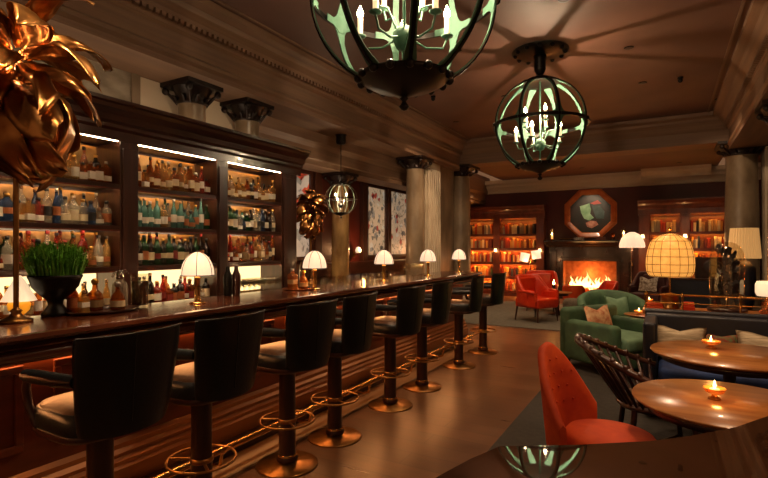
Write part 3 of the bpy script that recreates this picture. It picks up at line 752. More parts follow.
        MB().lathe([(.001, .118*s), (.019*s, .13*s), (.022*s, .15*s), (.010*s, .18*s), (.001, .20*s)], (r0*dx, r0*dy, zz), 10).build('bulb', M['bulb'], ao)
    return t
globe('globe_chandelier', 'nearest large globe chandelier, cut off by the top edge of the photo', (-1.446, 2.78, 3.09), .6, CE, 'large mint and black globe chandeliers')
globe('globe_chandelier', 'large globe chandelier hanging farther back, seen whole before the fireplace', (-1.416, 6.56, 3.09), .6, CE, 'large mint and black globe chandeliers')
globe('globe_lantern', 'small dark globe lantern hanging over the far end of the bar', (-4.68, 6.72, 2.30), .27, 3.36, None, 10, False)
for (cx, cy, pw) in ((-1.446, 2.78, 12), (-1.416, 6.56, 15)):
    for k in range(1): light('POINT', (cx+.06, cy, 3.16), pw*2.8, '#ffd8b0', .02)
light('POINT', (-4.68, 6.72, 2.30), 10, '#ffe0b8', .03)

# ------------------------------------------------------------------ fireplace
YB = 15.25; YF = 14.9
fp = thing('fireplace', 'dark marble fireplace with a burning fire under an octagonal picture', 'fireplace', (-1.86, YF, 0))
W = 1.08
MB().box(-W, -.70, 0, .33, 0, 1.50).box(.70, W, 0, .33, 0, 1.50).box(-.70, .70, 0, .33, 1.10, 1.50).build('surround', M['mantel'], fp, bevel=.008)
MB().box(-W+.06, -.88, -.05, 0, .15, 1.42).box(.88, W-.06, -.05, 0, .15, 1.42).box(-W+.02, -.84, -.07, 0, 0, .15).box(.84, W-.02, -.07, 0, 0, .15).build('pilaster', M['mantel'], fp, bevel=.01)
q = MB()
for a in ((-.80, -.70, 0, 1.10), (.70, .80, 0, 1.10), (-.80, .80, 1.10, 1.20)): q.box(a[0], a[1], -.03, 0, a[2], a[3])
q.build('opening_moulding', M['mantel'], fp, bevel=.01)
MB().prism([(.33, 1.50), (-.06, 1.50), (-.08, 1.54), (-.12, 1.56), (-.13, 1.60), (-.20, 1.63), (-.24, 1.66), (-.24, 1.70), (.33, 1.70)], lambda a, b, d: (d, a, b), -W-.12, W+.12).build('mantel_shelf', M['mantel'], fp)
MB().box(-.70, .70, .31, .34, 0, 1.10).box(-.71, -.69, 0, .33, 0, 1.10).box(.69, .71, 0, .33, 0, 1.10).box(-.7, .7, 0, .33, 0, .03).build('firebox', M['brick'], fp)
gr = MB().tube([(-.55, .02, .34), (.55, .02, .34)], .014, 8).tube([(-.55, .02, .16), (.55, .02, .16)], .014, 8)
for k in range(14): gr.tube([(-.52+k*.08, .02, .16), (-.52+k*.08, .02, .36)], .009, 6)
for sx in (-.55, .55): gr.tube([(sx, .02, 0), (sx, .02, .44)], .02, 8).sphere((sx, .02, .46), .035, 12, 8)
gr.build('grate', M['brass'], fp)
for k, (x, y, a) in enumerate(((-.25, .10, .2), (.22, .12, -.15), (0, .18, .05), (-.1, .12, -.35), (.3, .2, .3))):
    c, s = math.cos(a), math.sin(a)
    MB().tube([(x-.26*c, y-.06*s, .22+.05*(k > 1)), (x, y, .24+.05*(k > 1)), (x+.26*c, y+.06*s, .22+.05*(k > 1))], [.05, .055, .045], 10).build('log', M['log'], fp)
fm = bpy.data.materials.new('fire flames'); fm.use_nodes = True
nt = fm.node_tree; nt.nodes.clear()
tc = nt.nodes.new('ShaderNodeTexCoord'); sx_ = nt.nodes.new('ShaderNodeSeparateXYZ'); mr = nt.nodes.new('ShaderNodeMapRange'); cr_ = nt.nodes.new('ShaderNodeValToRGB'); em = nt.nodes.new('ShaderNodeEmission'); ou = nt.nodes.new('ShaderNodeOutputMaterial')
mr.inputs[1].default_value = .22; mr.inputs[2].default_value = .85
cr_.color_ramp.elements[0].color = hexc('#ffe28a'); cr_.color_ramp.elements[1].color = hexc('#d83a08')
nt.links.new(tc.outputs['Object'], sx_.inputs[0]); nt.links.new(sx_.outputs[2], mr.inputs[0]); nt.links.new(mr.outputs[0], cr_.inputs[0]); nt.links.new(cr_.outputs[0], em.inputs[0]); em.inputs[1].default_value = 3.2; nt.links.new(em.outputs[0], ou.inputs[0])
r = random.Random(2)
for k in range(13):
    x = -.5+k/12*1.0; h = r.uniform(.26, .52)*(1.2-.7*abs(x)); y = r.uniform(.07, .2); w = r.uniform(.07, .11)
    pts = [(x+.03*math.sin(j*1.7+k), y+.015*math.cos(j+k), .24+h*j/7) for j in range(8)]
    MB().tube(pts, [w*v for v in (.5, .95, 1, .85, .62, .4, .2, .03)], 10, flat=.7).build('flame', fm, fp)
light('POINT', (-1.86, 14.7, .6), 30, '#ff8a38', .15)
light('POINT', (-1.86, 15.05, .75), 8, '#ff9040', .08)
# octagonal picture
oc = thing('octagonal_picture', 'octagonal picture of green shapes in a wide orange wood frame over the mantel', 'picture', (-1.87, YB-.02, 2.46))
def octo(rr): return [(rr*math.cos(PI/8+k*PI/4)/math.cos(PI/8), rr*math.sin(PI/8+k*PI/4)/math.cos(PI/8)) for k in range(8)]
o1, o2, o3 = octo(.70), octo(.56), octo(.54)
MB().loft([[(a, 0, b) for a, b in o1], [(a, -.06, b) for a, b in o1], [(a*.94, -.09, b*.94) for a, b in o1], [(a, -.055, b) for a, b in o2], [(a, -.03, b) for a, b in o3], [(a, 0, b) for a, b in o3]], smooth=False, loop=True).build('picture_frame', M['frameorange'], oc)
MB().prism(octo(.555), lambda a, b, d: (a, d, b), -.03, -.02).build('canvas', mat('dark painted ground', '#141a14', .35, 0, '#2c1a14', 5), oc)
pc = mat('painted green', '#6c9c70', .4, 0, '#9cc49a', 6); pg = mat('painted grey green', '#28403a', .4, 0, '#3c5250', 8); pk = mat('painted pink white', '#c8947c', .4, 0, '#8c3c28', 8)
def blob(pts, y, m): MB().prism(pts, lambda a, b, d: (a, d, b), y, -.03).build('painted_shape', m, oc)
blob([(-.28, .22), (-.02, .30), (.02, .12), (.0, 0), (.10, -.12), (-.02, -.20), (-.16, -.14), (-.24, .02)], -.034, pc)
blob([(.04, .24), (.26, .22), (.38, .05), (.36, -.16), (.16, -.14), (.10, .02)], -.0335, pg)
blob([(-.12, -.26), (.02, -.20), (.16, -.22), (.22, -.32), (.05, -.42), (-.08, -.38)], -.034, pk)
blob([(.0, .30), (.2, .38), (.3, .28), (.1, .26)], -.034, mat('painted red', '#b03018', .4))
# mantel ornaments
for (x, nm, m) in ((-2.86, 'glass hurricane candle holder at the left end of the mantel', 1), (-.98, 'glass hurricane candle holder at the right end of the mantel', 1)):
    t = thing('hurricane_lamp', nm, 'candle holder', (x, 14.86, 1.70), 0, 'hurricane lamps on the mantel')
    MB().lathe([(.001, 0), (.07, 0), (.07, .02), (.02, .04)], n=18).build('holder_base', M['brass'], t)
    MB().lathe([(.05, .04), (.09, .10), (.095, .18), (.06, .28), (.05, .34), (.047, .34), (.06, .27), (.09, .18), (.085, .1), (.045, .045)], n=20).build('glass_chimney', M['clear'], t)
    MB().lathe([(.03, .04), (.03, .14), (.001, .145)], n=12).build('candle', M['wax'], t)
    MB().lathe([(.001, .145), (.014, .165), (.012, .19), (.001, .23)], n=8).build('flame', M['flame'], t)
for (x, w, h, m, nm, kk) in ((-2.45, .20, .05, 'bronze', 'low bronze dish on the mantel left of centre', 'dish'), (-2.12, .13, .07, 'pillowwhite', 'small pale box on the mantel under the picture', 'box'), (-1.55, .11, .08, 'redcase', 'small reddish wooden box on the mantel right of the picture centre', 'box'), (-1.25, .05, .2, 'copper', 'copper canister on the mantel before the right hurricane lamp', 'canister')):
    if kk == 'box': o = MB().box(-w, w, -.04, .04, 0, h).box(-w*1.03, w*1.03, -.045, .045, h*.7, h*.78).build('small_box', M[m], bevel=.006)
    elif kk == 'dish': o = MB().lathe([(.001, 0), (w*.5, 0), (w*.6, .02), (w, h), (w*.96, h), (w*.55, .025), (.001, .02)], n=20).build('dish', M[m])
    else: o = MB().lathe([(.001, 0), (w, 0), (w, h*.8), (w*.6, h*.9), (w*.3, h), (.001, h)], n=16).build('canister', M[m])
    o.location = (x, 14.84, 1.70); tag(o, nm, kk)

# ------------------------------------------------------------------ bookcases
bookm = MB().box(-.5, .5, 0, 1, 0, 1); 
bm_ = MB(); prof = [(-.5, 1), (-.5, .08), (-.3, .0), (.3, .0), (.5, .08), (.5, 1)]
bm_.prism(prof, lambda a, b, d: (a, b, d), 0, 1); bk0 = bm_.build('book', BOOK['red']); bkme = bk0.data; bpy.data.objects.remove(bk0)
def bookcase(side, x0, x1, bays, zt, zs, label, stuffed):
    t = thing('bookcase', label, 'bookcase', (x0, YF, 0), 0, 'lit bookcases beside the fireplace')
    L = x1-x0; D = .34
    MB().box(0, L, D-.02, D, .0, zt-.1).build('back_panel', M['redcase'], t)
    ps = []; xs = [0]+[v-x0 for b in bays for v in b]+[L]
    for i in range(0, len(xs), 2):
        MB().box(xs[i], xs[i+1], 0, D-.02, .1, zs[0]+.05).box(xs[i]+.02, xs[i+1]-.02, -.012, 0, .15, zs[0]).build('upright', M['redcase'], t, bevel=.005)
    MB().box(0, L, -.02, D-.02, 0, .12).build('plinth', M['redcase'], t, bevel=.005)
    MB().prism([(D-.02, zs[0]+.05), (0, zs[0]+.05), (0, zt-.25), (-.02, zt-.22), (-.03, zt-.15), (-.08, zt-.1), (-.1, zt-.04), (-.13, zt-.03), (-.13, zt), (D-.02, zt)], lambda a, b, d: (d, a, b), -.02, L+.02).build('cornice', M['redcase'], t)
    for bi, (a, b) in enumerate(bays):
        for si in range(1, len(zs)):
            z = zs[si]
            MB().box(a-x0, b-x0, .02, D-.02, z-.035, z).build('shelf', M['redcase'], t)
        for si in range(len(zs)-1):
            top = zs[si] if si == 0 else zs[si]-.035
            MB().box(a-x0, b-x0, .0, .02, top-.04, top).build('shelf_lip', M['redcase'], t)
            MB().box(a-x0+.02, b-x0-.02, .025, .05, top-.015, top).build('led_strip', M['bled%d' % min(si, 3)], t)
            x = a+.015; n = 0; z = zs[si+1]; hmax = top-.02-z-.05
            while True:
                w = rnd.uniform(.045, .085)
                if x+w > b-.02 or n >= 19: break
                if (si, bi) in stuffed and a+.2 < x < b-.25 and rnd.random() < .35: x += .09; continue
                h = hmax*rnd.uniform(.66, .98); col = rnd.choices(list(BOOK), [3, 2, 3, 5, 4, 1, 1, 5, 1, 3, 2])[0]
                o = bpy.data.objects.new('book', meshm(bkme, BOOK[col])); C.objects.link(o)
                o.location = (x+w/2, YF+.07, z); o.scale = (w*.94, rnd.uniform(.15, .2), h)
                tag(o, '%s book, %s from left, %s shelf, %s bay, %s bookcase' % (col, ORD[n], ['top', 'second', 'third', 'fourth', 'bottom'][si], ['left', 'right'][bi], side), 'book', 'books in the %s bookcase' % side)
                x += w; n += 1
for i, s_ in enumerate((18, 26, 60, 80)): M['bled%d' % i] = glow('bookcase strip %d' % i, '#ff9c3c', s_)
ZS = [2.32, 1.90, 1.47, 1.04, .60, .17]
bookcase('left', -6.0, -3.10, [(-5.72, -4.64), (-4.42, -3.33)], 2.75, ZS, 'reddish lit bookcase left of the fireplace, full of books', {(3, 1), (4, 1), (4, 0)})
bookcase('right', -.62, 1.75, [(-.34, .34), (.56, 1.40)], 2.76, ZS, 'reddish lit bookcase right of the fireplace behind the amber lamp', {(2, 1), (3, 1)})
def sconce(x, y, z, label):
    t = thing('wall_sconce', label, 'sconce', (x, y, z), 0, 'small brass candle sconces')
    MB().lathe([(.001, 0), (.03, 0), (.03, .01), (.001, .012)], n=12).build('wall_plate', M['brass'], t)
    MB().tube([(0, 0, 0), (0, -.05, -.03), (0, -.09, 0), (0, -.09, .04)], .008, 6).build('arm', M['brass'], t)
    MB().lathe([(.05, .04), (.035, .13), (.033, .13), (.048, .04)], (0, -.09, 0), 14).build('lamp_shade', M['sconceglow'], t)
    light('POINT', (x, y-.14, z+.05), 2.2, '#ffb060', .03)
sconce(-4.53, YF-.014, 1.32, 'small glowing sconce between the two bays of the left bookcase')
sconce(-3.2, YF-.014, 1.32, 'small glowing sconce on the left bookcase edge nearest the fireplace')
sconce(-.52, YF-.014, 1.70, 'small glowing sconce on the right bookcase edge nearest the fireplace')
sconce(.45, YF-.014, 1.70, 'small glowing sconce between the two bays of the right bookcase')
for (y, nm) in ((8.35, 'small lit wall light on the side wall left of the art windows'), (11.05, 'small lit wall light on the side wall beyond the last art window')):
    t = thing('wall_light', nm, 'wall light', (-5.47, y, 1.35), 0, 'side wall lights')
    MB().box(-.035, -.02, -.03, .03, -.06, .06).tube([(-.02, 0, 0), (.06, 0, -.01), (.08, 0, .03)], .008, 6).build('arm', M['brass'], t)
    MB().lathe([(.001, .03), (.05, .04), (.06, .09), (.04, .14), (.001, .16)], (.08, 0, 0), 14).build('lamp_shade', M['whiteglow'], t)
    light('POINT', (-5.25, y, 1.45), 5, '#ffb878', .03)

# ------------------------------------------------------------------ seating helpers
def arc_shell(Ri, Ro, a0, a1, z0, zt, n=28, flare=0, sqx=1.0, m=6, rnd_top=.02):
    """upright curved back around the origin; zt(t) top height, t in 0..1"""
    rings = []
    for i in range(n+1):
        t = i/n; a = a0+(a1-a0)*t; h = zt(t); ring = []
        z1 = z0
        for j in range(m+1):
            z = z1+(h-z1)*j/m; q = Ri+flare*(z-z1); ring.append((q*sqx*math.cos(a), q*math.sin(a), z))
        q = (Ri+Ro)/2+flare*(h-z1); ring.append((q*sqx*math.cos(a), q*math.sin(a), h+rnd_top))
        for j in range(m, -1, -1):
            z = z1+(h-z1)*j/m; q = Ro+flare*(z-z1); ring.append((q*sqx*math.cos(a), q*math.sin(a), z))
        rings.append(ring)
    return MB().loft(rings)
def legs(t, pts, z1, r0=.018, r1=.012, m='darkwood', splay=.03):
    for (x, y) in pts:
        d = math.hypot(x, y) or 1
        MB().tube([(x, y, z1), (x+splay*x/d, y+splay*y/d, 0)], [r0, r1], 8).build('leg', M[m], t)
def cushion(x0, x1, y0, y1, z0, z1, name, m, t, b=.04, mx=None):
    return MB().box(x0, x1, y0, y1, z0, z1, mx).build(name, M[m], t, bevel=b, seg=4)
def pillow(loc, w, h, d, rz, tilt, m, label, group=None, chop=.25):
    mb = MB(); n = 12; f = []; b = []
    for j in range(n+1):
        v = j/n*2-1
        for i in range(n+1):
            u = i/n*2-1
            ex = (1-abs(u)**6)*(1-abs(v)**6)
            pinch = 1-.07*(1-abs(u)**2)*abs(v)**3; pin2 = 1-.06*(1-v*v)*abs(u)**3
            y = u*w/2*pin2; z = v*h/2*pinch - (chop*h*.5*max(0, 1-abs(u)*1.6)*max(0, v) if chop else 0)
            th = d/2*(max(0, ex)**.5)*(.55+.45*(1-u*u)*(1-v*v))
            f.append((th, y, z)); b.append((-th, y, z))
    fs = []
    k = n+1
    for j in range(n):
        for i in range(n):
            a = j*k+i; fs.append((a, a+1, a+k+1, a+k)); o = k*k; fs.append((o+a, o+a+k, o+a+k+1, o+a+1))
    for i in range(n):
        for (p, q) in (((i), (i+1)), ((n*k+i+1), (n*k+i)), (((i+1)*k), (i*k)), ((i*k+n), ((i+1)*k+n))): fs.append((p, k*k+p, k*k+q, q))
    mb.add(f+b, fs, True)
    o = mb.build('pillow', M[m]); o.location = loc; o.rotation_euler = (0, tilt, rz); tag(o, label, 'pillow', group)
    return o

# orange velvet shell chair in the foreground
oc_ = thing('shell_chair', 'orange velvet shell-back chair beside the nearest round table', 'chair', (-.29, 2.84, 0), R(-16))
def zt(t): return .57+.365*max(0, math.sin(PI*t))**1.05
arc_shell(.225, .270, R(118), R(250), .30, zt, 36, .10).build('backrest', M['velvet'], oc_)
MB().lathe([(.001, .38), (.20, .38), (.228, .40), (.235, .45), (.23, .50), (.21, .525), (.15, .54), (.001, .545)], (.04, 0, 0), 40, sq=.94).build('seat', M['velvet'], oc_)
for j, z in enumerate((.62, .70, .78, .86)):
    for i in range(-2, 3):
        a = PI+(i+.5*(j % 2))*.27
        if .60+.335*max(0, math.sin(PI*((a-R(118))/R(132))))**.85 > z+.05:
            q = .222+.10*(z-.30); MB().sphere((q*math.cos(a), q*math.sin(a), z), .006, 8, 6).build('button_tuft', M['velvet'], oc_)
MB().lathe([(.20, .28), (.24, .29), (.25, .36), (.2, .37)], n=32).build('seat_frame', M['velvet'], oc_)
legs(oc_, [(.15, .15), (.15, -.15), (-.15, .15), (-.15, -.15)], .30)

# dark spindle-back chair
sc = thing('spindle_chair', 'dark turned-wood spindle-back armchair between the orange chair and green armchairs', 'chair', (-.05, 3.84, 0), R(14))
def rail(t):
    a = R(76)+(R(284)-R(76))*t; s = math.sin(PI*t); q = .46
    return Vector((q*math.cos(a)*1.05-.02, q*math.sin(a), .60+.24*s**1.3))
MB().tube([rail(i/30) for i in range(31)], [.020+.006*math.sin(PI*i/30) for i in range(31)], 10).build('top_rail', M['darkwood'], sc)
MB().lathe([(.001, .41), (.24, .41), (.255, .425), (.25, .445), (.001, .45)], n=36).build('seat', M['darkwood'], sc)
MB().lathe([(.001, .45), (.22, .45), (.225, .47), (.2, .485), (.001, .49)], n=32).build('seat_cushion', M['tanleather'], sc)
for i in range(21):
    t = (i+.5)/21; p = rail(t); a = R(78)+(R(282)-R(78))*t
    b = Vector((.235*math.cos(a), .235*math.sin(a), .44)); d = p-b
    MB().tube([b, b+d*.3, b+d*.65, p], [.010, .015, .012, .009], 8).build('spindle', M['darkwood'], sc)
    if i % 1 == 0: MB().sphere(p+Vector((0, 0, .014)), .022, 10, 8).build('rail_bead', M['darkwood'], sc)
legs(sc, [(.17, .17), (.17, -.17), (-.17, .17), (-.17, -.17)], .42, .02, .014, splay=.06)
MB().tube([(-.19, -.19, .16), (.19, .19, .16)], .01, 8).tube([(-.19, .19, .16), (.19, -.19, .16)], .01, 8).build('stretcher', M['darkwood'], sc)

# round tables
def round_table(loc, r, h, label, group, ped=True):
    t = thing('round_table', label, 'table', loc, 0, group)
    MB().lathe([(.001, h-.028), (r-.05, h-.028), (r-.012, h-.02), (r, h-.008), (r-.003, h-.001), (.001, h)], n=64).build('tabletop', M['tabletop'], t)
    MB().lathe([(r-.08, h-.07), (r-.075, h-.07), (r-.07, h-.027), (r-.09, h-.027)], n=48).build('apron', M['darkwood'], t)
    MB().lathe([(.001, .0), (r*.55, 0), (r*.56, .012), (.10, .035), (.05, .06), (.035, .12), (.045, .3), (.03, h*.6), (.045, h-.06), (.12, h-.03), (.001, h-.03)], n=28).build('pedestal', M['darkwood'], t)
    return t
round_table((.27, 2.93, 0), .425, .74, 'nearest round walnut table beside the orange velvet chair', 'round wooden tables by the banquette')
round_table((.40, 4.27, 0), .50, .74, 'round walnut table directly in front of the navy banquette', 'round wooden tables by the banquette')
round_table((-.27, 7.42, 0), .22, .60, 'small low round table to the right of the green armchairs, nearer one', 'small round side tables')
round_table((-.33, 9.0, 0), .27, .60, 'small round table behind the far green armchair', 'small round side tables')
def votive(loc, label, s=1.0):
    t = thing('votive_candle', label, 'candle', loc, 0, 'lit glass votive candles')
    MB().lathe([(.001, 0), (.030*s, 0), (.028*s, .006), (.012*s, .015), (.014*s, .022), (.042*s, .035), (.052*s, .055), (.050*s, .056), (.040*s, .038), (.001, .028)], n=24).build('glass_bowl', glass_gold, t)
    MB().lathe([(.001, .027), (.022*s, .029), (.022*s, .052), (.001, .053)], n=16).build('candle', M['wax'], t)
    MB().lathe([(.001, .053), (.005, .060), (.006, .068), (.003, .082), (.0005, .094)], n=10).build('flame', M['flame'], t)
    light('POINT', (loc[0], loc[1], loc[2]+.11), .8, '#ffa850', .02)
glass_gold = glass('gold tinted glass', '#c8904c', .6, .1, '#ffd090')
votive((.215, 2.95, .74), 'lit votive candle in a glass bowl on the nearest round table', .95)
votive((.30, 4.42, .74), 'lit votive candle on the round table before the navy banquette', 1.2)
votive((-.30, 7.32, .60), 'lit votive candle on the small round table by the green armchairs', 1.2)
votive((-.22, 9.0, .60), 'lit votive candle on the small table behind the far green armchair', 1.2)

# navy banquette
bq = thing('banquette', 'long navy leather banquette with blue velvet seats behind the round tables', 'banquette', (0, 0, 0))
cushion(-.17, 3.6, 5.40, 5.62, .06, .86, 'backrest', 'navy', bq, .03)
MB().tube([(-.17, 5.51, .865), (3.6, 5.51, .865)], .03, 12).build('top_roll', M['navy'], bq)
cushion(-.17, -.06, 4.85, 5.42, .06, .84, 'side_panel', 'navy', bq, .03)
MB().box(-.06, 3.6, 4.88, 5.4, .06, .30).build('seat_base', M['navy'], bq, bevel=.01)
for i in range(4): cushion(-.05+i*.9, .84+i*.9, 4.82, 5.38, .30, .46, 'seat_cushion', 'navyvelvet', bq, .045)
legs(bq, [(-.1, 4.95), (-.1, 5.5), (1.6, 4.95), (1.6, 5.5), (3.5, 4.95)], .07, .025, .02, splay=0)
pillow((.12, 5.29, .62), .42, .30, .14, R(-90), R(-14), 'pillowcream', 'cream woven pillow at the left end of the navy banquette', 'pillows on the banquette')
pillow((.44, 5.24, .60), .24, .26, .12, R(-80), R(-18), 'pillowred', 'red patterned pillow between the two cream ones', 'pillows on the banquette', .1)
pillow((.80, 5.27, .62), .52, .30, .14, R(-92), R(-14), 'pillowcream', 'cream woven pillow to the right of the red patterned pillow', 'pillows on the banquette')

# console with brass rail behind the banquette
cs = thing('console', 'brown console shelf with a brass gallery rail behind the navy banquette', 'console', (0, 0, 0))
MB().box(-.20, 3.4, 5.66, 6.10, .82, .86).build('top', M['tabletop'], cs, bevel=.005)
MB().box(-.14, 3.4, 5.70, 6.06, .0, .82).build('cabinet_front', M['mahog'], cs)
rl = MB().tube([(-.17, 6.06, .86), (-.17, 6.06, 1.02)], .009, 8)
MB().tube([(-.17, 6.06, 1.02), (-.17, 5.70, 1.02), (3.4, 5.70, 1.02)], .008, 8).tube([(-.17, 5.70, .94), (3.4, 5.70, .94)], .004, 6).build('gallery_rail', M['brass'], cs)
for x in (-.17, .15, .62, 1.3, 2.1): MB().lathe([(.016, .86), (.010, .875), (.009, .99), (.013, 1.0), (.015, 1.03), (.001, 1.045)], (x, 5.70, 0), 12).build('rail_post', M['brass'], cs)
rl.build('rail_post', M['brass'], cs)
# big amber shade lamp
al = thing('table_lamp', 'brass lamp with a huge glowing amber gridded shade behind the banquette', 'table lamp', (.045, 5.93, .86), 0, None)
MB().lathe([(.001, 0), (.09, 0), (.09, .015), (.085, .02), (.085, .14), (.09, .145), (.03, .16)], n=28).build('lamp_base', M['bronze'], al)
MB().tube([(0, 0, .15), (0, 0, .82)], .009, 10).sphere((0, 0, .83), .016, 10, 8).build('stem', M['brass'], al)
sp_ = [(.195, .34), (.218, .38), (.225, .46), (.220, .54), (.205, .62), (.18, .70), (.10, .76), (.04, .78)]
MB().lathe(sp_+[(a*.97, b-.006) for a, b in reversed(sp_)], n=32).build('lamp_shade', M['capiz'], al)
gr_ = MB()
for a, b in sp_[:-1]: gr_.ring((0, 0, b), a*1.003, .0028, 32, 5)
for k in range(16):
    a = 2*PI*k/16; gr_.tube([(p*1.003*math.cos(a), p*1.003*math.sin(a), q) for p, q in sp_], .0025, 5)
gr_.build('shade_grid', M['copper'], al)
light('POINT', (-.05, 5.90, 1.40), 9, '#ffc070', .02); light('POINT', (.14, 5.90, 1.40), 9, '#ffc070', .02)
# butterfly cloche
cb = thing('glass_cloche', 'tall glass dome full of dark butterflies on the console', 'glass dome', (.535, 5.93, .86))
MB().lathe([(.001, 0), (.165, 0), (.17, .015), (.165, .035), (.001, .04)], n=36).build('dome_base', M['darkwood'], cb)
dp = [(.145, .038), (.147, .2), (.147, .52), (.14, .58), (.115, .64), (.07, .68), (.02, .695), (.001, .696)]
MB().lathe(dp+[(max(.0005, a-.003), b-.003) for a, b in reversed(dp)], n=40).build('dome', M['clear'], cb)
MB().tube([(0, 0, .04), (.02, .01, .2), (-.02, 0, .4), (.02, 0, .6)], [.012, .009, .006, .003], 8).tube([(.01, 0, .2), (.07, .03, .32)], .004, 6).tube([(-.01, 0, .34), (-.07, -.02, .46)], .004, 6).build('twig', M['twig'], cb)
r = random.Random(4)
for i in range(26):
    a = r.uniform(0, 2*PI); d = r.uniform(.02, .07); z = .1+.50*i/25
    w = r.uniform(.04, .06); b = MB()
    for s in (-1, 1):
        b.add([(0, 0, 0), (s*w*.5, w*.3, w), (s*w*1.2, w*.45, w*.9), (s*w*1.25, w*.4, w*.2), (s*w*.6, w*.2, -.1*w)], [(0, 1, 2, 3, 4)])
        b.add([(0, 0, 0), (s*w*.6, w*.2, -.1*w), (s*w*.95, w*.3, -.5*w), (s*w*.4, w*.2, -w*.9)], [(0, 1, 2, 3)])
    b.tube([(0, 0, -.4*w), (0, 0, .5*w)], .003, 5)
    o = b.build('butterfly', M['butterfly'], cb); o.location = (d*math.cos(a), d*math.sin(a), z); o.rotation_euler = (r.uniform(-.5, .5), r.uniform(-.5, .5), r.uniform(-1.5, 1.5))
# pleated lamp on dark vase
pv = thing('table_lamp', 'dark vase lamp with pleated cream drum shade behind the glass dome', 'table lamp', (.73, 6.42, 0))
MB().lathe([(.001, 0), (.22, 0), (.22, .03), (.04, .06), (.04, .76), (.22, .80), (.22, .84), (.001, .84)], n=28).build('stand', M['darkwood'], pv)
MB().lathe([(.001, .84), (.07, .84), (.08, .86), (.095, .95), (.105, 1.15), (.10, 1.28), (.05, 1.34), (.02, 1.36), (.015, 1.42)], n=28).build('vase_body', M['navy'], pv)
n = 60
rings = []
for (rr, z) in ((.145, 1.38), (.120, 1.70), (.115, 1.70), (.140, 1.38)):
    rings.append([((rr+(.005 if k % 2 else -.004))*math.cos(2*PI*k/n), (rr+(.005 if k % 2 else -.004))*math.sin(2*PI*k/n), z) for k in range(n)])
MB().loft(rings, loop=True, smooth=False).build('lamp_shade', M['shadewarm'], pv)
light('POINT', (.73, 6.42, 1.52), 3, '#ffb466', .08)
# small globe lamp at the right edge
gw = thing('table_lamp', 'small lamp with white glowing glass shade cut off by the right edge', 'table lamp', (.86, 5.9, .86))
MB().lathe([(.001, 0), (.07, 0), (.075, .02), (.05, .05), (.06, .10), (.02, .14), (.015, .17)], n=24).build('lamp_base', M['copper'], gw)
MB().lathe([(.02, .165), (.09, .17), (.105, .20), (.105, .28), (.09, .31), (.001, .315)], n=28).build('lamp_shade', M['whiteglow'], gw)
# ornaments on the console
for i, (x, y, m, w, h, nm) in enumerate(((-.10, 5.92, 'orangeleather', .09, .05, 'stack of orange books left of the amber lamp base'), (.20, 5.84, 'redleather', .06, .08, 'small red box between the amber shade lamp and the glass dome'))):
    o = MB().box(-w, w, -.06, .06, 0, h*.48).box(-w*.9, w*.92, -.055, .055, h*.5, h).build('box' if i else 'book_stack', M[m], bevel=.004); o.location = (x, y, .86); tag(o, nm, 'box' if i else 'books')

# green armchairs
def club(loc, rz, label, m1, m2, w=.9, d=.9, h=.80, ha=.62, rounded=False):
    t = thing('armchair', label, 'armchair', loc, rz, 'green velvet armchairs')
    x0, x1 = -d/2, d/2; y0, y1 = -w/2, w/2
    if rounded:
        arc_shell(.36, .47, R(80), R(280), .10, lambda u: ha+(h-ha)*math.sin(PI*u)**.8, 32, .04, rnd_top=.03).build('backrest', M[m1], t)
    else:
        cushion(x0, x0+.17, y0, y1, .10, h, 'backrest', m1, t, .06)
        for s in (-1, 1):
            a, b = (y0, y0+.15) if s < 0 else (y1-.15, y1)
            cushion(x0+.02, x1-.05, a, b, .10, ha, 'armrest', m1, t, .055)
    cushion(x0+.14, x1, y0+.12, y1-.12, .10, .30, 'seat_base', m1, t, .03)
    cushion(x0+.15, x1+.02, y0+.13, y1-.13, .29, .45, 'seat_cushion', m2, t, .05)
    legs(t, [(x0+.1, y0+.1), (x0+.1, y1-.1), (x1-.1, y0+.1), (x1-.1, y1-.1)], .12, .022, .016)
    return t
club((-.56, 6.66, 0), R(-34), 'green velvet armchair nearer the camera with a pink floral pillow', 'green', 'greenlight', .92, .88, .74, .60)
club((-.68, 8.05, 0), R(-70), 'rounded green velvet armchair farther back holding a green pillow', 'green', 'greenlight', .9, .86, .80, .62, True)
pillow((-.72, 6.68, .60), .40, .34, .13, R(-38), R(-20), 'pillowfloral', 'pink and cream floral pillow on the nearer green armchair', None, .3)
pillow((-.62, 8.12, .60), .36, .34, .13, R(-60), R(-18), 'greenlight', 'pale green pillow on the farther green armchair', None, .2)

# red wing armchairs and lounge pieces by the fire
def red_chair(loc, rz, label, m='redleather', s=1.0):
    t = thing('armchair', label, 'armchair', loc, rz, 'armchairs by the fire')
    arc_shell(.30, .37, R(75), R(285), .30, lambda u: .56+.34*min(1, math.sin(PI*u)*1.5)**1.4, 32, .06, rnd_top=.02).build('backrest', M[m], t)
    for sgn in (-1, 1):
        MB().tube([(-.12, sgn*.36, .60), (.1, sgn*.36, .60), (.26, sgn*.34, .58)], [.03, .036, .04], 12).tube([(.26, sgn*.33, .58), (.27, sgn*.32, .40)], [.035, .03], 10).build('armrest', M[m], t)
        MB().box(-.1, .28, sgn*.33-.03, sgn*.33+.03, .30, .58).build('side_panel', M[m], t, bevel=.015)
    cushion(-.28, .32, -.31, .31, .27, .46, 'seat', m, t, .04)
    cushion(-.28, -.20, -.24, .24, .46, .86, 'back_cushion', m, t, .04)
    legs(t, [(.27, .27), (.27, -.27), (-.25, .27), (-.25, -.27)], .29, .024, .013, splay=.04)
    t.scale = (s, s, s)
    return t
red_chair((-2.28, 10.2, .012), R(-28), 'red leather armchair nearest the end of the bar on the grey rug')
red_chair((-2.55, 11.9, .012), R(-80), 'red leather armchair behind the nearest red one, closer to the bookcase')
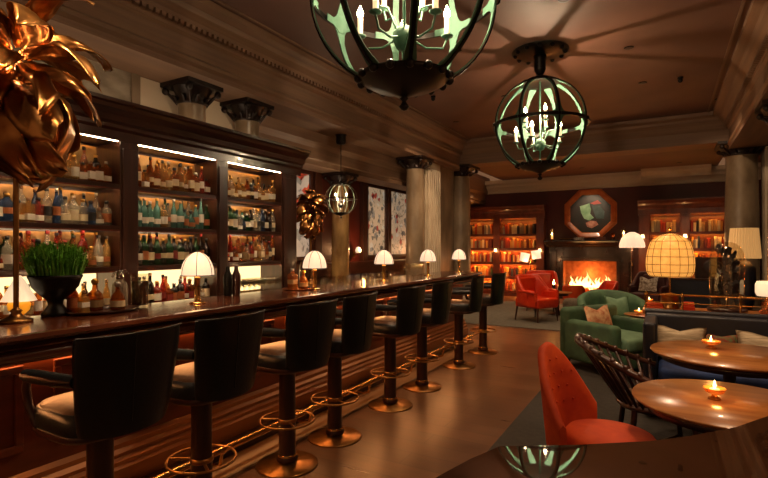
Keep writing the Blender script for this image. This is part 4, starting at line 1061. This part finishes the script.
red_chair((-1.25, 12.7, .012), R(-140), 'small red leather armchair directly before the right side of the fire', 'redleather', .74)
red_chair((-1.85, 12.2, .012), R(90), 'small orange leather chair in front of the fire, left of centre', 'orangeleather', .66)
red_chair((-.30, 12.6, .012), R(-110), 'burgundy armchair with a white pillow under the scalloped floor lamp', 'burgundy')
pillow((-.33, 12.58, .66), .40, .34, .13, R(-110), R(-15), 'pillowwhite', 'white patterned pillow on the burgundy armchair', None, .3)
sb = MB().lathe([(.001, .0), (.22, 0), (.25, .03), (.26, .3), (.25, .36), (.22, .40), (.001, .41)], n=32).build('ottoman', M['greyfabric']); sb.location = (-1.62, 10.9, .012)
tag(sb, 'round grey upholstered ottoman right of the nearest red armchair', 'ottoman')
cf = round_table((-2.05, 11.25, .012), .30, .50, 'small dark round table holding a candle lamp by the red armchairs', None)
cl2 = thing('candle_lamp', 'small candle lamp with amber flame on the table by the red armchairs', 'candle', (-2.12, 11.2, .512))
MB().lathe([(.001, 0), (.05, 0), (.05, .02), (.02, .05), (.04, .12), (.03, .16)], n=18).build('lamp_base', M['navy'], cl2)
MB().lathe([(.045, .16), (.05, .20), (.05, .28), (.047, .28), (.043, .165)], n=18).build('glass_shade', M['clear'], cl2)
MB().lathe([(.001, .16), (.02, .17), (.025, .20), (.012, .24), (.001, .28)], n=12).build('flame', M['flame'], cl2)
light('POINT', (-2.12, 11.2, 1.0), 2.5, '#ffa850', .03)
# scalloped floor lamp
fl_ = thing('floor_lamp', 'floor lamp with a scalloped white shade right of the fireplace', 'floor lamp', (-.73, 14.0, 0))
MB().lathe([(.001, 0), (.17, 0), (.17, .03), (.05, .06), (.02, .09)], n=28).build('lamp_base', M['darkwood'], fl_)
MB().tube([(0, 0, .08), (0, 0, 1.6)], .014, 10).build('pole', M['darkwood'], fl_)
pb = MB()
for k in range(22): pb.sphere((0, 0, .2+k*.06), .027, 10, 6)
pb.build('pole_beads', M['darkwood'], fl_)
rg = []
for (rr, z, sc_) in ((.30, 1.50, .02), (.29, 1.58, .01), (.25, 1.70, 0), (.17, 1.80, 0), (.06, 1.86, 0), (.05, 1.85, 0), (.16, 1.79, 0), (.24, 1.69, 0), (.28, 1.58, .01), (.29, 1.50, .02)):
    rg.append([(rr*(1-.03*abs(math.sin(8*a)))*math.cos(a), rr*(1-.03*abs(math.sin(8*a)))*math.sin(a), z-sc_*2*abs(math.sin(8*a))+.02) for a in [2*PI*k/96 for k in range(96)]])
MB().loft(rg).build('lamp_shade', M['shade'], fl_)
light('POINT', (-.73, 14.0, 1.45), 9, '#ffb878', .06)
# twin-shade reading lamp
tl = thing('reading_lamp', 'floor lamp with two small tilted white shades before the left bookcase', 'floor lamp', (-3.05, 13.0, 0))
MB().lathe([(.001, 0), (.15, 0), (.15, .02), (.02, .04)], n=24).build('lamp_base', M['brass'], tl)
MB().tube([(0, 0, .03), (0, 0, 1.15)], .012, 8).tube([(0, 0, 1.15), (-.12, 0, 1.22)], .008, 6).tube([(0, 0, 1.15), (.12, 0, 1.26)], .008, 6).build('pole', M['brass'], tl)
for (x, z, an) in ((-.15, 1.22, .5), (.15, 1.29, -.35)):
    mm = Matrix.Translation((x, 0, z)) @ Matrix.Rotation(PI/2+an*.2, 4, 'X') @ Matrix.Rotation(an, 4, 'Z')
    b = MB(); b.lathe([(.11, -.10), (.12, .12), (.115, .12), (.105, -.10)], n=24); b.v = [tuple(Matrix.Translation((x, 0, z)) @ Matrix.Rotation(an*.4, 4, 'Y') @ Vector(p)) for p in b.v]
    b.build('lamp_shade', M['shade'], tl)
light('POINT', (-3.05, 12.8, 1.1), 4, '#ffb878', .05)
# low dark cabinet and cube before the right bookcase
lc = thing('low_cabinet', 'low dark cabinet with a pale top edge before the right bookcase', 'cabinet', (0.35, 13.9, 0))
MB().box(-.75, 1.3, -.2, .25, .05, .72).build('carcass', M['navy'], lc, bevel=.01)
MB().box(-.8, 1.35, -.24, .28, .72, .76).build('top', M['mahog'], lc, bevel=.006)
rd = thing('radio_cabinet', 'dark wooden radio cabinet with round speaker cloth on the low cabinet', 'radio', (.95, 13.9, .76))
MB().box(-.33, .33, -.15, .2, 0, .50).build('carcass', M['darkwood'], rd, bevel=.015)
MB().lathe([(.001, 0), (.17, 0), (.18, .01), (.16, .02), (.001, .015)], n=28).build('speaker_cloth', M['radio'], rd).location = (0, -.15, .26)
rd.children[-1].rotation_euler = (PI/2, 0, 0)

# mirror-polished high table at the lower right, nearest the camera
th_ = thing('high_table', 'mirror-polished brown high table filling the lower right corner, reflecting the globe chandelier', 'table', (0, 0, 0))
edge = [(-.342, .795), (-.319, .883), (-.288, .97), (-.158, 1.051), (-.027, 1.149), (.046, 1.222), (.137, 1.334), (.211, 1.458), (.306, 1.652)]
out = edge + [(1.3, 2.0), (1.3, .6), (.3, .35), (-.2, .5), (-.36, .70)]
MB().prism(out, lambda a, b, d: (a, b, d), 1.065, 1.10).build('tabletop', M['glossy'], th_)
MB().prism([(a*.97+.02, b*.97+.01) for a, b in out], lambda a, b, d: (a, b, d), 1.03, 1.065).build('apron', M['darkwood'], th_)
for p in ((.3, .5), (1.15, .7), (1.15, 1.75), (-.15, .75)): MB().tube([(p[0], p[1], 1.03), (p[0], p[1], 0)], [.03, .02], 12).build('leg', M['darkwood'], th_)

# ------------------------------------------------------------------ lights added to brighten the room
def downlight(x, y, z, p, a=70, col='#ffd2a4', label=None, blend=.7):  # downlights added for brightness, no such fittings known in this ceiling
    t = thing('added_downlight', label or 'small recessed ceiling downlight', 'downlight', (x, y, z), 0, 'added ceiling downlights')
    MB().lathe([(.045, -.006), (.06, -.006), (.062, 0), (.045, 0)], n=20).build('trim_ring', M['blackmetal'], t)
    MB().lathe([(.001, -.002), (.044, -.002), (.044, 0), (.001, 0)], n=20).build('lens', M['led'], t)
    light('SPOT', (x, y, z-.03), p, col, .05, (0, 0, 0), a, blend=blend)
DL = [(-2.3, .6), (-2.3, 2.2), (-2.35, 4.2), (-2.35, 6.0), (-2.35, 8.2), (0.2, 2.6), (.2, 4.6), (-.4, 7.0), (-.3, 8.6), (-2.0, 9.9), (-.9, 5.3), (-3.7, 9.4), (.8, 10.2)]
POWR = [70, 70, 70, 70, 80, 90, 90, 70, 80, 90, 40, 90, 80]
light('SPOT', (-1.87, 13.4, 3.4), 60, '#ffdcb4', .05, (R(62), 0, 0), 34, blend=.5)  # added spot that brightens the octagonal picture
light('AREA', (-4.6, 2.2, 2.78), 4.5, '#ffd8b0', .2, (PI, 0, 0), sy=4.5)  # added uplight that lightens the wall above the cabinets
for x, y, p in ((-4.6, 13.9, 60), (-1.87, 13.6, 90), (.3, 13.9, 60), (-2.6, 12.3, 60)):
    downlight(x, y, 3.55, p, 80, label='added ceiling downlight over the fireplace end, %s' % {-4.6: 'above the left bookcase', -1.87: 'above the mantel', .3: 'above the right bookcase', -2.6: 'above the red armchairs'}[x])
def washer(x, y, z, tx, ty, tz, p, label):  # spots added to lighten the dark columns
    t = thing('added_washer', label, 'spotlight', (x, y, z), 0, 'added ceiling spotlights')
    MB().lathe([(.001, 0), (.04, 0), (.04, -.02), (.02, -.03)], n=16).sphere((0, 0, -.05), .035, 12, 8).build('lamp_head', M['blackmetal'], t)
    d = Vector((tx-x, ty-y, tz-z+.1)); q = d.to_track_quat('-Z', 'Y').to_euler()
    light('SPOT', (x, y, z-.1), p, '#ffd6ac', .05, q, 60)
washer(.2, 8.6, CE, 1.25, 11.4, 1.9, 110, 'added black ceiling spotlight aimed at the right column')
washer(-3.4, 7.6, CE, -4.5, 10.2, 1.6, 130, 'added black ceiling spotlight aimed at the columns beyond the bar')
for i, ((x, y), p) in enumerate(zip(DL, POWR)):
    downlight(x, y, CE, p, 75, label='added ceiling downlight ' + ['over the nearest bar stool', 'over the bar between the second and third stools', 'over the fifth bar stool', 'over the second farthest bar stool', 'above the floor past the end of the bar stools', 'above the nearest round table', 'above the round table before the navy banquette', 'above the nearer green armchair', 'between the far globe chandelier and the right beam', 'above the near edge of the grey rug', 'in front of the far globe chandelier', 'above the far columns beyond the bar', 'beside the right beam before the far column'][i])
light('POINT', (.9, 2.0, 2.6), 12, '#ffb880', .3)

w = bpy.data.worlds.new('world'); bpy.context.scene.world = w; w.use_nodes = True
w.node_tree.nodes['Background'].inputs[0].default_value = hexc('#c08860'); w.node_tree.nodes['Background'].inputs[1].default_value = .17

cam = bpy.data.cameras.new('camera'); co = bpy.data.objects.new('camera', cam); C.objects.link(co)
co.location = (0, 0, 1.5); co.rotation_euler = (PI/2, 0, math.atan(281/490))
cam.sensor_width = 36; cam.lens = 490/768*36; cam.shift_y = 8/768; cam.clip_start = .02
sc_ = bpy.context.scene; sc_.camera = co
vs = sc_.view_settings; vs.view_transform = 'Standard'; vs.look = 'None'; vs.exposure = .95; vs.gamma = 1; vs.use_curve_mapping = False
